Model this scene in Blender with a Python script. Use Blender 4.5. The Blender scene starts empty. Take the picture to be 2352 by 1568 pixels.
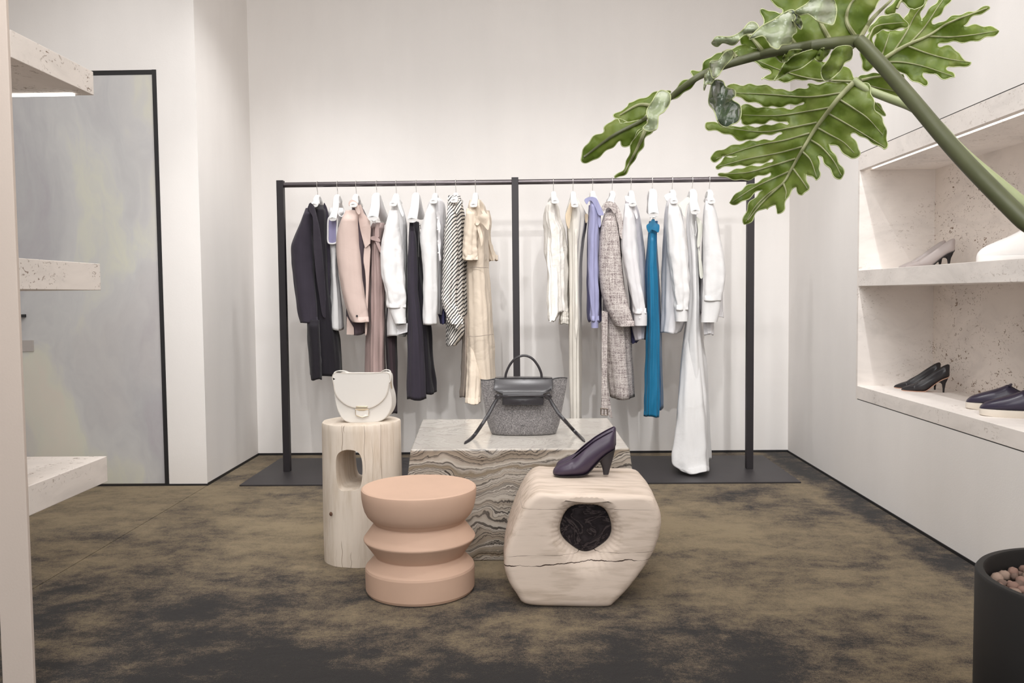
import bpy, bmesh, math, random
from mathutils import Vector, Matrix, noise
from mathutils.geometry import delaunay_2d_cdt
import numpy as np
rnd = random.Random(7)
SC = bpy.context.scene
COL = SC.collection
PI = math.pi
R = math.radians

# ---------------------------------------------------------------- camera, world, light, exposure
FPX, CAMH = 1980.0, 1.0
YAW, PITCH, ROLL = R(-1.186), R(3.084), R(-0.578)
_f = Vector((math.sin(YAW)*math.cos(PITCH), math.cos(YAW)*math.cos(PITCH), -math.sin(PITCH)))
_r0 = Vector((math.cos(YAW), -math.sin(YAW), 0)); _u0 = _r0.cross(_f)
CR = _r0*math.cos(ROLL) + _u0*math.sin(ROLL)
CU = _u0*math.cos(ROLL) - _r0*math.sin(ROLL)
CF = _f
CAM = Vector((0, 0, CAMH))
cd = bpy.data.cameras.new('camera'); cam = bpy.data.objects.new('camera', cd); COL.objects.link(cam)
cd.sensor_width = 36; cd.lens = 36*FPX/2352; cd.clip_start = .05; cd.clip_end = 60
M = Matrix((( CR.x, CU.x, -CF.x), (CR.y, CU.y, -CF.y), (CR.z, CU.z, -CF.z))).to_4x4()
M.translation = CAM; cam.matrix_world = M
SC.camera = cam
SC.view_settings.view_transform = 'Standard'; SC.view_settings.look = 'None'
SC.view_settings.gamma = 1; SC.view_settings.use_curve_mapping = False
SC.view_settings.exposure = 0.0
SC.cycles.use_denoising = True
SC.cycles.max_bounces = 10; SC.cycles.diffuse_bounces = 6; SC.cycles.transparent_max_bounces = 8
SC.cycles.sample_clamp_indirect = 6
wd = bpy.data.worlds.new('world'); SC.world = wd; wd.use_nodes = True
wd.node_tree.nodes['Background'].inputs[0].default_value = (1, .98, .97, 1)
wd.node_tree.nodes['Background'].inputs[1].default_value = .6

def area(name, loc, to, sx, sy, power, col=(1, .99, .982)):
    l = bpy.data.lights.new(name, 'AREA'); l.shape = 'RECTANGLE'; l.size = sx; l.size_y = sy
    l.energy = power; l.color = col
    o = bpy.data.objects.new(name, l); COL.objects.link(o); o.location = loc
    o.rotation_euler = (Vector(to)-Vector(loc)).to_track_quat('-Z', 'Y').to_euler(); return o
def spot(name, loc, to, power, ang=70, blend=.6, rad=.03, col=(1, .99, .982)):
    l = bpy.data.lights.new(name, 'SPOT'); l.energy = power; l.spot_size = R(ang); l.spot_blend = blend
    l.shadow_soft_size = rad; l.color = col
    o = bpy.data.objects.new(name, l); COL.objects.link(o); o.location = loc
    o.rotation_euler = (Vector(to)-Vector(loc)).to_track_quat('-Z', 'Y').to_euler(); return o
ZC = 3.15
# track spots washing the clothes rail and the back wall
for i, x in enumerate((-1.25, -.55, .1, .7, 1.2)):
    spot('rail_spot', (x, 3.95, ZC-.04), (x*.97, 5.1, .35), 30, 84, 1.0, .016)
# spots over the displays
for (x, y, tx, ty, p) in ((-.7, 2.4, -.5, 3.1, 40), (.95, 2.2, 0, 2.95, 34), (0, 3.1, 0, 3.5, 34)):
    spot('display_spot', (x, y, ZC-.04), (tx, ty, .3), p, 56, .9, .03)
for x in (-1.3, -.45, .4, 1.25):  # unseen spots added to lift the lower back wall
    spot('low_wall_fill', (x, 1.7, ZC-.04), (x, 5.4, .50), 120, 32, .9, .018)
# spots washing the right shelving
for y in (1.4, 2.6, 3.7):
    spot('shelf_spot', (.75, y, ZC-.04), (1.78, y+.5, .6), 46, 42, .8, .02)
for y in (3.7, 4.55):  # unseen spots added to brighten the left wall
    spot('wall_fill', (-.75, y, ZC-.04), (-1.74, y+.1, .1), 46, 84, 1.0, .05)
for y in (2.2, 3.4, 4.6):  # more unseen spots, added to brighten the right wall
    spot('wall_fill', (.35, y, ZC-.04), (1.62, y+.1, -.3), 36, 46, 1.0, .05)
for y in (3.3,):
    spot('door_spot', (-2.1, y, ZC-.04), (-2.0, 4.5, 1.2), 26, 90, .9, .05)
area('ceiling_fill', (0, 2.2, ZC-.02), (0, 2.2, 0), 2.6, 3.2, 34)  # soft overhead fill, added; no fixture behind it
area('ceiling_fill', (0, -1.4, ZC-.02), (0, -1.0, 0), 2.6, 2.0, 20)  # second added overhead fill, behind the camera
area('front_fill', (0, -1.7, 2.25), (0, 3.6, .7), 3.2, 1.7, 76)  # added area fill from behind the camera, not a known window
for x in (-1.2, -.4, .4, 1.2):  # added row of unseen spots, front fill for wall and displays
    spot('front_fill_spot', (x, .6, ZC-.05), (x*.9, 4.6, .7), 64, 72, 1.0, .09)

# ---------------------------------------------------------------- small maths helpers
def ray(x, y): return CR*((x-1176)/FPX) - CU*((y-784)/FPX) + CF
def atY(x, y, Y): d = ray(x, y); return CAM + d*(Y/d.y)
def atX(x, y, X): d = ray(x, y); return CAM + d*(X/d.x)
def atZ(x, y, Z): d = ray(x, y); return CAM + d*((Z-CAMH)/d.z)
def lin(c): return tuple(((v/255)/12.92 if v/255 <= .04045 else ((v/255+.055)/1.055)**2.4) for v in c)
def cm(pts, n):
    """Catmull-Rom through tuples -> n samples"""
    P = [np.array(p, float) for p in pts]; P = [2*P[0]-P[1]] + P + [2*P[-1]-P[-2]]
    m = len(P)-3; out = []
    for i in range(n):
        t = i/(n-1)*m; k = min(int(t), m-1); t -= k
        a, b, c, d = P[k:k+4]
        out.append(.5*((2*b)+(-a+c)*t+(2*a-5*b+4*c-d)*t*t+(-a+3*b-3*c+d)*t**3))
    return out
def itp(x, xs, ys): return float(np.interp(x, xs, ys))

# ---------------------------------------------------------------- object helpers
def wloc(o):
    v = Vector((0, 0, 0))
    while o: v += o.location; o = o.parent
    return v
def tag(o, label, cat, group=None, kind=None):
    if label: o['label'] = label
    if cat: o['category'] = cat
    if group: o['group'] = group
    if kind: o['kind'] = kind
    return o
def thing(name, label, cat, loc, group=None):
    o = bpy.data.objects.new(name, None); COL.objects.link(o); o.location = loc; o.empty_display_size = .05
    return tag(o, label, cat, group)
class MB:
    def __init__(s): s.v = []; s.f = []; s.m = []
    def add(s, vs, fs, mi=0):
        k = len(s.v); s.v += [tuple(v) for v in vs]; s.f += [tuple(i+k for i in f) for f in fs]; s.m += [mi]*len(fs); return s
    def box(s, a, b, mi=0):
        (x0, y0, z0), (x1, y1, z1) = a, b
        return s.add([(x0,y0,z0),(x1,y0,z0),(x1,y1,z0),(x0,y1,z0),(x0,y0,z1),(x1,y0,z1),(x1,y1,z1),(x0,y1,z1)],
            [(0,3,2,1),(4,5,6,7),(0,1,5,4),(1,2,6,5),(2,3,7,6),(3,0,4,7)], mi)
    def rings(s, rs, cap=True, closed=True, mi=0):
        n = len(rs[0]); vs = [p for r in rs for p in r]; fs = []
        for i in range(len(rs)-1):
            for j in range(n if closed else n-1):
                a = i*n+j; b = i*n+(j+1) % n; fs.append((a, b, b+n, a+n))
        if cap and closed:
            fs.append(tuple(range(n-1, -1, -1))); fs.append(tuple(range((len(rs)-1)*n, len(rs)*n)))
        return s.add(vs, fs, mi)
    def tube(s, pts, rad, n=10, cap=True, flat=1.0, up=None, mi=0):
        pts = [Vector(p) for p in pts]; rs = []
        if not hasattr(rad, '__len__'): rad = [rad]*len(pts)
        nrm = None
        for i, p in enumerate(pts):
            t = (pts[min(i+1, len(pts)-1)]-pts[max(i-1, 0)]).normalized()
            if up is not None: a = t.cross(Vector(up)).normalized()
            elif nrm is None: a = t.orthogonal().normalized()
            else: a = (nrm - t*nrm.dot(t)).normalized()
            nrm = a; b = t.cross(a)
            rs.append([p + a*(rad[i]*math.cos(2*PI*k/n)) + b*(rad[i]*flat*math.sin(2*PI*k/n)) for k in range(n)])
        return s.rings(rs, cap, mi=mi)
    def lathe(s, prof, c=(0,0,0), n=64, mi=0):
        rs = [[(c[0]+r*math.cos(2*PI*k/n), c[1]+r*math.sin(2*PI*k/n), c[2]+z) for k in range(n)] for r, z in prof]
        return s.rings(rs, True, mi=mi)
    def ball(s, c, r, n=10, m=7, mi=0):
        if not hasattr(r, '__len__'): r = (r, r, r)
        rs = [[(c[0]+r[0]*math.sin(PI*(i+.02)/(m+.04))*math.cos(2*PI*k/n), c[1]+r[1]*math.sin(PI*(i+.02)/(m+.04))*math.sin(2*PI*k/n), c[2]-r[2]*math.cos(PI*(i+.02)/(m+.04))) for k in range(n)] for i in range(m+1)]
        return s.rings(rs, True, mi=mi)
def build(mb, name, mat, parent=None, smooth=True, bevel=0, seg=2, sub=0, solid=0, angle=40, world=None, solid_mat=None):
    me = bpy.data.meshes.new(name); L = wloc(parent) if parent else Vector((0, 0, 0))
    if world is not None: L = Vector(world)
    me.from_pydata([(v[0]-L.x, v[1]-L.y, v[2]-L.z) for v in mb.v], [], mb.f)
    mats = mat if isinstance(mat, (list, tuple)) else [mat]
    for m_ in mats: me.materials.append(m_)
    if len(mats) > 1: me.polygons.foreach_set('material_index', mb.m[:len(me.polygons)])
    me.validate(); bm = bmesh.new(); bm.from_mesh(me); bmesh.ops.recalc_face_normals(bm, faces=bm.faces)
    for f in bm.faces: f.smooth = smooth
    if smooth and angle < 180:
        for e in bm.edges:
            if len(e.link_faces) == 2 and e.calc_face_angle(0) > R(angle): e.smooth = False
    bm.to_mesh(me); bm.free()
    o = bpy.data.objects.new(name, me); COL.objects.link(o); o.parent = parent
    if world is not None: o.location = Vector(world) - (wloc(parent) if parent else Vector((0,0,0)))
    if solid:
        md = o.modifiers.new('solid', 'SOLIDIFY'); md.thickness = abs(solid); md.offset = 0 if solid > 0 else -1
        if solid_mat is not None: md.material_offset = solid_mat; md.material_offset_rim = 0
    if bevel:
        md = o.modifiers.new('bevel', 'BEVEL'); md.width = bevel; md.segments = seg; md.limit_method = 'ANGLE'; md.angle_limit = R(35)
    if sub:
        md = o.modifiers.new('sub', 'SUBSURF'); md.levels = sub; md.render_levels = sub
    return o
def struct(mb, name, mat, **k):
    o = build(mb, name, mat, smooth=k.pop('smooth', False), **k)
    if not o.parent: o['kind'] = 'structure'
    return o
def fill2d(out, step, holes=()):
    """CDT of a 2-D outline with interior grid points -> verts, faces"""
    pts = [Vector(p) for p in out]; n = len(pts); edges = [(i, (i+1) % n) for i in range(n)]
    xs = [p[0] for p in out]; ys = [p[1] for p in out]
    arr = np.array([(p[0], p[1]) for p in out])
    def inside(x, y, A):
        x0, y0 = A[:, 0], A[:, 1]; x1, y1 = np.roll(x0, -1), np.roll(y0, -1)
        c = ((y0 > y) != (y1 > y)); xi = x0 + (y-y0)*(x1-x0)/np.where(y1 == y0, 1e-9, y1-y0)
        return bool(np.sum(c & (x < xi)) % 2)
    x = min(xs)+step/2; j = 0
    while x < max(xs):
        y = min(ys)+step/2*(1+(j % 2))
        while y < max(ys):
            if inside(x, y, arr) and np.min(np.hypot(arr[:, 0]-x, arr[:, 1]-y)) > step*.45: pts.append(Vector((x, y)))
            y += step
        x += step*.87; j += 1
    v, e, f, *_ = delaunay_2d_cdt([Vector((p[0], p[1])) for p in pts], edges, [], 0, 1e-6)
    ff = []
    for t in f:
        c = sum((v[i] for i in t), Vector((0, 0)))/len(t)
        if inside(c.x, c.y, arr): ff.append(tuple(t))
    return [(p.x, p.y) for p in v], ff
def slab(outline, place, thick_dir, thick, step, mb=None):
    """closed slab: outline 2-D, place(x,y)->Vector front, thick_dir vector"""
    mb = mb or MB(); v, f = fill2d(outline, step); td = Vector(thick_dir).normalized()*thick
    A = [place(x, y) for x, y in v]; n = len(v)
    k = MB(); k.add(A, f); k.add([a+td for a in A], [tuple(reversed(t)) for t in f])
    cnt = {}
    for t in f:
        for i in range(3):
            e = (t[i], t[(i+1) % 3]); cnt[e] = 1
    for (a, b) in list(cnt):
        if (b, a) not in cnt: k.f.append((b, a, a+n, b+n)); k.m.append(0)
    mb.add(k.v, k.f); return mb
def smooth_out(pts, n, closed=True):
    if closed:
        m = len(pts); P = [np.array(p, float) for p in pts]; out = []
        for i in range(n):
            t = i/n*m; k = int(t) % m; t -= int(t)
            a, b, c, d = P[(k-1) % m], P[k], P[(k+1) % m], P[(k+2) % m]
            q = .5*((2*b)+(-a+c)*t+(2*a-5*b+4*c-d)*t*t+(-a+3*b-3*c+d)*t**3); out.append((q[0], q[1]))
        return out
    return [tuple(q) for q in cm(pts, n)]
def boolean(obj, cutters):
    for c in cutters:
        md = obj.modifiers.new('cut', 'BOOLEAN'); md.operation = 'DIFFERENCE'; md.object = c; md.solver = 'EXACT'
    bpy.context.view_layer.update(); dg = bpy.context.evaluated_depsgraph_get()
    me = bpy.data.meshes.new_from_object(obj.evaluated_get(dg)); obj.modifiers.clear(); obj.data = me
    for c in cutters: bpy.data.objects.remove(c, do_unlink=True)
    bm = bmesh.new(); bm.from_mesh(me)
    for f in bm.faces: f.smooth = True
    for e in bm.edges:
        if len(e.link_faces) == 2 and e.calc_face_angle(0) > R(32): e.smooth = False
    bm.to_mesh(me); bm.free()

# ---------------------------------------------------------------- materials
class NT:
    def __init__(s, name):
        s.m = bpy.data.materials.new(name); s.m.use_nodes = True; s.t = s.m.node_tree; s.b = s.t.nodes['Principled BSDF']
        s.co = s.t.nodes.new('ShaderNodeTexCoord')
    def n(s, typ, **k):
        o = s.t.nodes.new('ShaderNode'+typ)
        for a, v in k.items():
            if isinstance(a, str) and hasattr(o, a): setattr(o, a, v)
            else: s.set(o, a, v)
        return o
    def set(s, o, key, v):
        i = o.inputs[key]
        if hasattr(v, 'is_linked') or hasattr(v, 'links'): s.t.links.new(v, i)
        else: i.default_value = v
    def math(s, op, a, b=0.0, c=None):
        o = s.t.nodes.new('ShaderNodeMath'); o.operation = op; s.set(o, 0, a); s.set(o, 1, b)
        if c is not None: s.set(o, 2, c)
        return o.outputs[0]
    def map(s, scale=(1,1,1), loc=(0,0,0), rot=(0,0,0), src=None):
        o = s.t.nodes.new('ShaderNodeMapping'); s.t.links.new(src or s.co.outputs['Object'], o.inputs[0])
        o.inputs['Scale'].default_value = scale; o.inputs['Location'].default_value = loc; o.inputs['Rotation'].default_value = rot
        return o.outputs[0]
    def noise(s, vec, scale=5, detail=3, rough=.5, dist=0):
        o = s.t.nodes.new('ShaderNodeTexNoise'); s.t.links.new(vec, o.inputs['Vector'])
        o.inputs['Scale'].default_value = scale; o.inputs['Detail'].default_value = detail
        o.inputs['Roughness'].default_value = rough; o.inputs['Distortion'].default_value = dist
        return o
    def ramp(s, fac, stops, interp='LINEAR'):
        o = s.t.nodes.new('ShaderNodeValToRGB'); s.t.links.new(fac, o.inputs[0]); e = o.color_ramp.elements
        o.color_ramp.interpolation = interp
        while len(e) < len(stops): e.new(.5)
        for i, (p, c) in enumerate(stops):
            e[i].position = p; e[i].color = (c, c, c, 1) if not hasattr(c, '__len__') else tuple(c)+(1,)
        return o.outputs[0]
    def mix(s, fac, a, b, mode='MIX'):
        o = s.t.nodes.new('ShaderNodeMix'); o.data_type = 'RGBA'; o.blend_type = mode
        s.set(o, 0, fac)
        for i, v in ((6, a), (7, b)):
            s.set(o, i, v if hasattr(v, 'links') else tuple(v)+(1,))
        return o.outputs[2]
    def bump(s, h, strength=.3, dist=.01, prev=None):
        o = s.t.nodes.new('ShaderNodeBump'); s.t.links.new(h, o.inputs['Height'])
        o.inputs['Strength'].default_value = strength; o.inputs['Distance'].default_value = dist
        if prev is not None: s.t.links.new(prev, o.inputs['Normal'])
        s.t.links.new(o.outputs[0], s.b.inputs['Normal']); return o.outputs[0]
    def col(s, c): s.set(s.b, 'Base Color', c if hasattr(c, 'links') else tuple(c)+(1,))
    def p(s, **k):
        for a, v in k.items(): s.set(s.b, a.replace('_', ' '), v)
        return s
def simple(name, c, rough=.5, metal=0, var=.06, vs=8, bumps=0, bscale=200, coat=0, spec=.5):
    t = NT(name); v = t.map(); nz = t.noise(v, vs, 4)
    a = tuple(x*(1-var) for x in c); b = tuple(min(1, x*(1+var)) for x in c)
    t.col(t.ramp(nz.outputs[0], [(.3, a), (.7, b)]))
    t.p(Roughness=rough, Metallic=metal); t.set(t.b, 'Specular IOR Level', spec); t.set(t.b, 'Coat Weight', coat)
    if bumps: t.bump(t.noise(v, bscale, 2).outputs[0], bumps, .002)
    return t.m
def fabric(name, c, rough=.85, sheen=.25, weave=900, wr=.12, streak=.08, bumps=.25):
    t = NT(name); v = t.map(); w = t.noise(t.map((1, 1, 3)), weave/6, 2); s_ = t.noise(t.map((14, 14, .8)), 4, 3); big = t.noise(v, 9, 3, .55, .6)
    c1 = t.ramp(s_.outputs[0], [(.3, tuple(x*(1-streak) for x in c)), (.7, tuple(min(1, x*(1+streak)) for x in c))])
    t.col(c1); t.p(Roughness=rough); t.set(t.b, 'Sheen Weight', sheen*.4); t.set(t.b, 'Specular IOR Level', .25)
    n1 = t.bump(w.outputs[0], bumps, .001); t.bump(big.outputs[0], wr*2.5, .012, n1); return t.m

def m_plaster(name, c):
    t = NT(name); v = t.map(); a = t.noise(v, 1.3, 5, .6, .4); b = t.noise(t.map((3, 3, .5)), 2.2, 4); f = t.noise(v, 160, 3)
    g = t.math('ADD', t.math('MULTIPLY', a.outputs[0], .6), t.math('MULTIPLY', b.outputs[0], .4))
    t.col(t.ramp(g, [(.35, tuple(x*.965 for x in c)), (.65, tuple(min(1, x*1.02) for x in c))]))
    t.p(Roughness=.85); t.set(t.b, 'Specular IOR Level', .2)
    n1 = t.bump(f.outputs[0], .12, .002); t.bump(a.outputs[0], .12, .02, n1); return t.m
def m_travertine(name, c, pits=1.0):
    t = NT(name); v = t.map()
    a = t.noise(t.map((1, 1, 2.2)), 3.2, 6, .62, .8); clus = t.noise(t.map((1, 1, 1.6), (3, 1, 4)), 3.5, 4)
    vo = t.noise(t.map((1, 1, 1.7)), 46, 3, .6, 1.2)
    base = t.ramp(a.outputs[0], [(.3, tuple(x*.87 for x in c)), (.5, c), (.72, tuple(min(1, x*1.07) for x in c))])
    pm = t.math('MULTIPLY', t.ramp(vo.outputs[0], [(.605, 0), (.635, 1)]), t.ramp(clus.outputs[0], [(.44, 0), (.60, 1)]))
    pm = t.math('MULTIPLY', pm, pits)
    t.col(t.mix(pm, base, lin((128, 104, 84)))); t.p(Roughness=.7); t.set(t.b, 'Specular IOR Level', .3)
    t.bump(t.math('MULTIPLY', pm, -1), .5, .003); return t.m
def m_carpet():
    t = NT('velvet_carpet'); v = t.map()
    warp = t.noise(t.map((1, 1, 1)), 1.6, 3, .5)
    wv = t.n('VectorMath', operation='MULTIPLY_ADD'); t.t.links.new(warp.outputs[1], wv.inputs[0]); wv.inputs[1].default_value = (.12, .12, 0); t.t.links.new(v, wv.inputs[2])
    mp = t.map((.8, 1.0, 1), src=wv.outputs[0])
    big = t.noise(mp, 1.5, 3, .5, .0); mid = t.noise(mp, 6.5, 5, .62, .15); sm = t.noise(mp, 24, 4, .6, .2); fine = t.noise(v, 290, 3, .8); fl = t.noise(v, 95, 3, .6)
    g = t.math('ADD', t.math('MULTIPLY', big.outputs[0], .66), t.math('MULTIPLY', mid.outputs[0], .50))
    g = t.math('ADD', g, t.math('MULTIPLY', sm.outputs[0], .26))
    # darker pile towards the front and left
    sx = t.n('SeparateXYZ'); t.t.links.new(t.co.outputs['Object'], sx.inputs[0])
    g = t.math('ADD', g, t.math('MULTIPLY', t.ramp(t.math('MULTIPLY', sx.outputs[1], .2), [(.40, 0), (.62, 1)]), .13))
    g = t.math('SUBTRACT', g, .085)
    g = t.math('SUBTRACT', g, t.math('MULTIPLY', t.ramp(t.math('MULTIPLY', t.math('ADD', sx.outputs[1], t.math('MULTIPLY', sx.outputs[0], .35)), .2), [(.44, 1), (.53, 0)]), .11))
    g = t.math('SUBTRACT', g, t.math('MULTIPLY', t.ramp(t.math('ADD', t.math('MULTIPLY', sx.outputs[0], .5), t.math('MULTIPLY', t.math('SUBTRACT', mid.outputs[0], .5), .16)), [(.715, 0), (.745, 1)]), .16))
    g = t.math('ADD', g, t.math('MULTIPLY', t.math('SUBTRACT', fl.outputs[0], .5), .24))
    g = t.math('ADD', g, t.math('MULTIPLY', t.math('SUBTRACT', fine.outputs[0], .5), .5))
    dk, md, lt = lin((40, 37, 36)), lin((86, 75, 63)), lin((136, 121, 96))
    t.col(t.ramp(g, [(.58, dk), (.655, md), (.73, lin((112, 99, 79))), (.86, lt)]))
    t.p(Roughness=1.0); t.set(t.b, 'Specular IOR Level', .05); t.set(t.b, 'Sheen Weight', .12)
    n1 = t.bump(fine.outputs[0], .6, .004); t.bump(mid.outputs[0], .25, .012, n1); return t.m
def m_wood(name, c, axis='x', rings=26, contrast=.19, crack=None):
    t = NT(name); st = {'x': (1.1, 9, 9), 'z': (9, 9, .9)}[axis]
    v = t.map(); lo = t.noise(v, 1.6, 2, .5); g1 = t.noise(t.map(st), rings/6, 5, .6, .3)
    mp = t.map({'x': (.5, .9, 1), 'z': (1, .9, .16)}[axis]); wn = t.noise(mp, 3.2, 2, .5, .3)
    s = t.math('SINE', t.math('MULTIPLY', wn.outputs[0], 95)); g = t.math('ADD', t.math('MULTIPLY', g1.outputs[0], .75), t.math('MULTIPLY', s, .022))
    g = t.math('ADD', g, t.math('MULTIPLY', t.math('SUBTRACT', lo.outputs[0], .5), .3))
    dk = tuple(x*(1-contrast*1.6)*k for x, k in zip(c, (1, .96, .90)))
    colr = t.ramp(g, [(.22, dk), (.40, c), (.62, tuple(min(1, x*1.05) for x in c))])
    n1 = t.bump(g1.outputs[0], .18, .004)
    if crack:
        sx = t.n('SeparateXYZ'); t.t.links.new(t.co.outputs['Object'], sx.inputs[0])
        tot = None
        for (z0, amp, slope, w, ph) in crack:
            cn = t.noise(t.map((1, .35, 0), (ph, 0, 0)), 9, 5, .6)
            zc = t.math('ADD', t.math('MULTIPLY', t.math('SUBTRACT', cn.outputs[0], .5), amp), z0)
            zc = t.math('ADD', zc, t.math('MULTIPLY', sx.outputs[0], slope))
            d = t.math('ABSOLUTE', t.math('SUBTRACT', sx.outputs[2], zc))
            wn2 = t.noise(t.map((1, .3, .2), (ph*2, 1, 0)), 14, 3)
            m_ = t.math('LESS_THAN', d, t.math('MULTIPLY', t.ramp(wn2.outputs[0], [(.36, .15), (.62, 1)]), w))
            tot = m_ if tot is None else t.math('MAXIMUM', tot, m_)
        colr = t.mix(tot, colr, lin((66, 50, 42))); t.bump(t.math('MULTIPLY', tot, -1), .6, .004, n1)
    t.col(colr); t.p(Roughness=.62); t.set(t.b, 'Specular IOR Level', .3); return t.m
def m_marble():
    t = NT('veined_marble'); v = t.map()
    w1 = t.noise(t.map((1, 1, 1)), 2.4, 3, .5); wv = t.n('VectorMath', operation='MULTIPLY_ADD'); t.t.links.new(w1.outputs[1], wv.inputs[0]); wv.inputs[1].default_value = (.34, .2, .42); t.t.links.new(v, wv.inputs[2])
    w2 = t.noise(wv.outputs[0], 9, 4, .6); wv2 = t.n('VectorMath', operation='MULTIPLY_ADD'); t.t.links.new(w2.outputs[1], wv2.inputs[0]); wv2.inputs[1].default_value = (.05, .05, .075); t.t.links.new(wv.outputs[0], wv2.inputs[2])
    sp = t.n('SeparateXYZ'); t.t.links.new(wv2.outputs[0], sp.inputs[0])
    h = t.math('ADD', sp.outputs[2], t.math('MULTIPLY', sp.outputs[1], .33)); h = t.math('ADD', h, t.math('MULTIPLY', sp.outputs[0], -.12))
    h1 = t.n('CombineXYZ'); t.t.links.new(h, h1.inputs[0])
    fine = t.noise(h1.outputs[0], 74, 5, .72); coarse = t.noise(h1.outputs[0], 11, 3, .5)
    base = t.ramp(coarse.outputs[0], [(.28, lin((74, 67, 64))), (.40, lin((150, 137, 122))), (.52, lin((192, 184, 174))), (.64, lin((138, 124, 106))), (.76, lin((184, 174, 162)))])
    ph_ = t.math('ADD', t.math('MULTIPLY', h, 62), t.math('MULTIPLY', coarse.outputs[0], 9)); ph_ = t.math('ADD', ph_, t.math('MULTIPLY', fine.outputs[0], 2.2))
    l1 = t.ramp(t.math('FRACT', ph_), [(0, .95), (.10, .75), (.22, .05), (.62, 0), (.86, .25), (1, .95)])
    l2 = t.ramp(fine.outputs[0], [(.36, 1), (.42, .5), (.46, 0)])
    lines = t.math('MAXIMUM', l1, l2)
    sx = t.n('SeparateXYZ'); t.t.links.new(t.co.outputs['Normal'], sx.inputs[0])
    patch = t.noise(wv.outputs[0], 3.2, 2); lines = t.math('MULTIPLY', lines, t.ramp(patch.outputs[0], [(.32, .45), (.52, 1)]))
    # bright reflection on the polished top is painted in: paler, fainter veins
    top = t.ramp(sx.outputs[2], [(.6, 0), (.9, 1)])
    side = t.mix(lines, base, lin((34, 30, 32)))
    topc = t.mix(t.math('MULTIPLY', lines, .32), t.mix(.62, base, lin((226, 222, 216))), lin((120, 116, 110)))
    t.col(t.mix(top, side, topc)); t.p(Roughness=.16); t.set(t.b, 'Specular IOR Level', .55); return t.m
def m_doorstone():
    t = NT('cloudy_onyx'); v = t.map((1.1, 1, .5), (1.7, 0, .6))
    w1 = t.noise(v, 1.3, 4, .55); wv = t.n('VectorMath', operation='MULTIPLY_ADD'); t.t.links.new(w1.outputs[1], wv.inputs[0]); wv.inputs[1].default_value = (1.3, .1, .9); t.t.links.new(v, wv.inputs[2])
    a = t.noise(wv.outputs[0], 1.5, 6, .58); b = t.noise(wv.outputs[0], .9, 3, .5); f = t.noise(t.map((1, 1, 1)), 38, 5, .65)
    c = t.ramp(a.outputs[0], [(.28, lin((170, 162, 172))), (.42, lin((186, 186, 189))), (.53, lin((202, 202, 202))), (.60, lin((214, 214, 200))), (.70, lin((220, 210, 198)))])
    c2 = t.mix(t.ramp(b.outputs[0], [(.5, 0), (.68, .6)]), c, lin((192, 180, 178)))
    t.col(t.mix(t.math('MULTIPLY', f.outputs[0], .22), c2, lin((214, 212, 210)))); t.p(Roughness=.45); t.set(t.b, 'Specular IOR Level', .35); return t.m
def m_leaf():
    t = NT('philodendron_blade'); v = t.map(); a = t.noise(v, 14, 4, .6, .5); b = t.noise(v, 120, 2)
    c = t.ramp(a.outputs[0], [(.3, lin((104, 124, 56))), (.5, lin((132, 150, 70))), (.72, lin((160, 170, 98)))])
    c = t.mix(t.ramp(b.outputs[0], [(.62, 0), (.75, .35)]), c, lin((160, 178, 96)))
    t.col(c); t.p(Roughness=.38); t.set(t.b, 'Specular IOR Level', .45)
    tr = t.n('BsdfTranslucent'); t.t.links.new(t.mix(.5, c, lin((176, 200, 70))), tr.inputs[0])
    mx = t.n('MixShader'); mx.inputs[0].default_value = .5
    out = t.t.nodes['Material Output']; t.t.links.new(t.b.outputs[0], mx.inputs[1]); t.t.links.new(tr.outputs[0], mx.inputs[2]); t.t.links.new(mx.outputs[0], out.inputs[0])
    t.bump(a.outputs[0], .25, .004); return t.m
def m_stripe():
    t = NT('striped_cotton'); wz = t.noise(t.map(), 9, 2); sx = t.n('SeparateXYZ'); t.t.links.new(t.co.outputs['Object'], sx.inputs[0])
    h = t.math('ADD', sx.outputs[2], t.math('MULTIPLY', sx.outputs[0], -1.35)); h = t.math('ADD', h, t.math('MULTIPLY', sx.outputs[1], .12))
    h = t.math('ADD', h, t.math('MULTIPLY', wz.outputs[0], .018)); f = t.math('FRACT', t.math('MULTIPLY', h, 46))
    t.col(t.ramp(f, [(.36, lin((46, 44, 48))), (.42, lin((226, 222, 216)))])); t.p(Roughness=.8); return t.m
def m_tweed():
    t = NT('checked_tweed'); a = t.noise(t.map((60, 60, 3)), 3.2, 3, .7); b = t.noise(t.map((3, 3, 60)), 3.6, 3, .7); c = t.noise(t.map(), 180, 2)
    g = t.math('ADD', t.math('MULTIPLY', a.outputs[0], .5), t.math('MULTIPLY', b.outputs[0], .5)); g = t.math('ADD', g, t.math('MULTIPLY', t.math('SUBTRACT', c.outputs[0], .5), .5))
    t.col(t.ramp(g, [(.36, lin((112, 98, 100))), (.46, lin((166, 156, 153))), (.56, lin((196, 188, 184))), (.66, lin((212, 206, 202)))])); t.p(Roughness=.95)
    t.bump(c.outputs[0], .3, .002); return t.m
def m_felt():
    t = NT('grey_felt'); a = t.noise(t.map(), 620, 3, .7); b = t.noise(t.map((1, 1, 1), (4, 4, 4)), 210, 3)
    g = t.math('ADD', t.math('MULTIPLY', a.outputs[0], .6), t.math('MULTIPLY', b.outputs[0], .4))
    t.col(t.ramp(g, [(.36, lin((70, 67, 68))), (.5, lin((116, 112, 112))), (.64, lin((168, 164, 162)))])); t.p(Roughness=.95); t.set(t.b, 'Sheen Weight', .3)
    t.bump(a.outputs[0], .3, .002); return t.m
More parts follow.
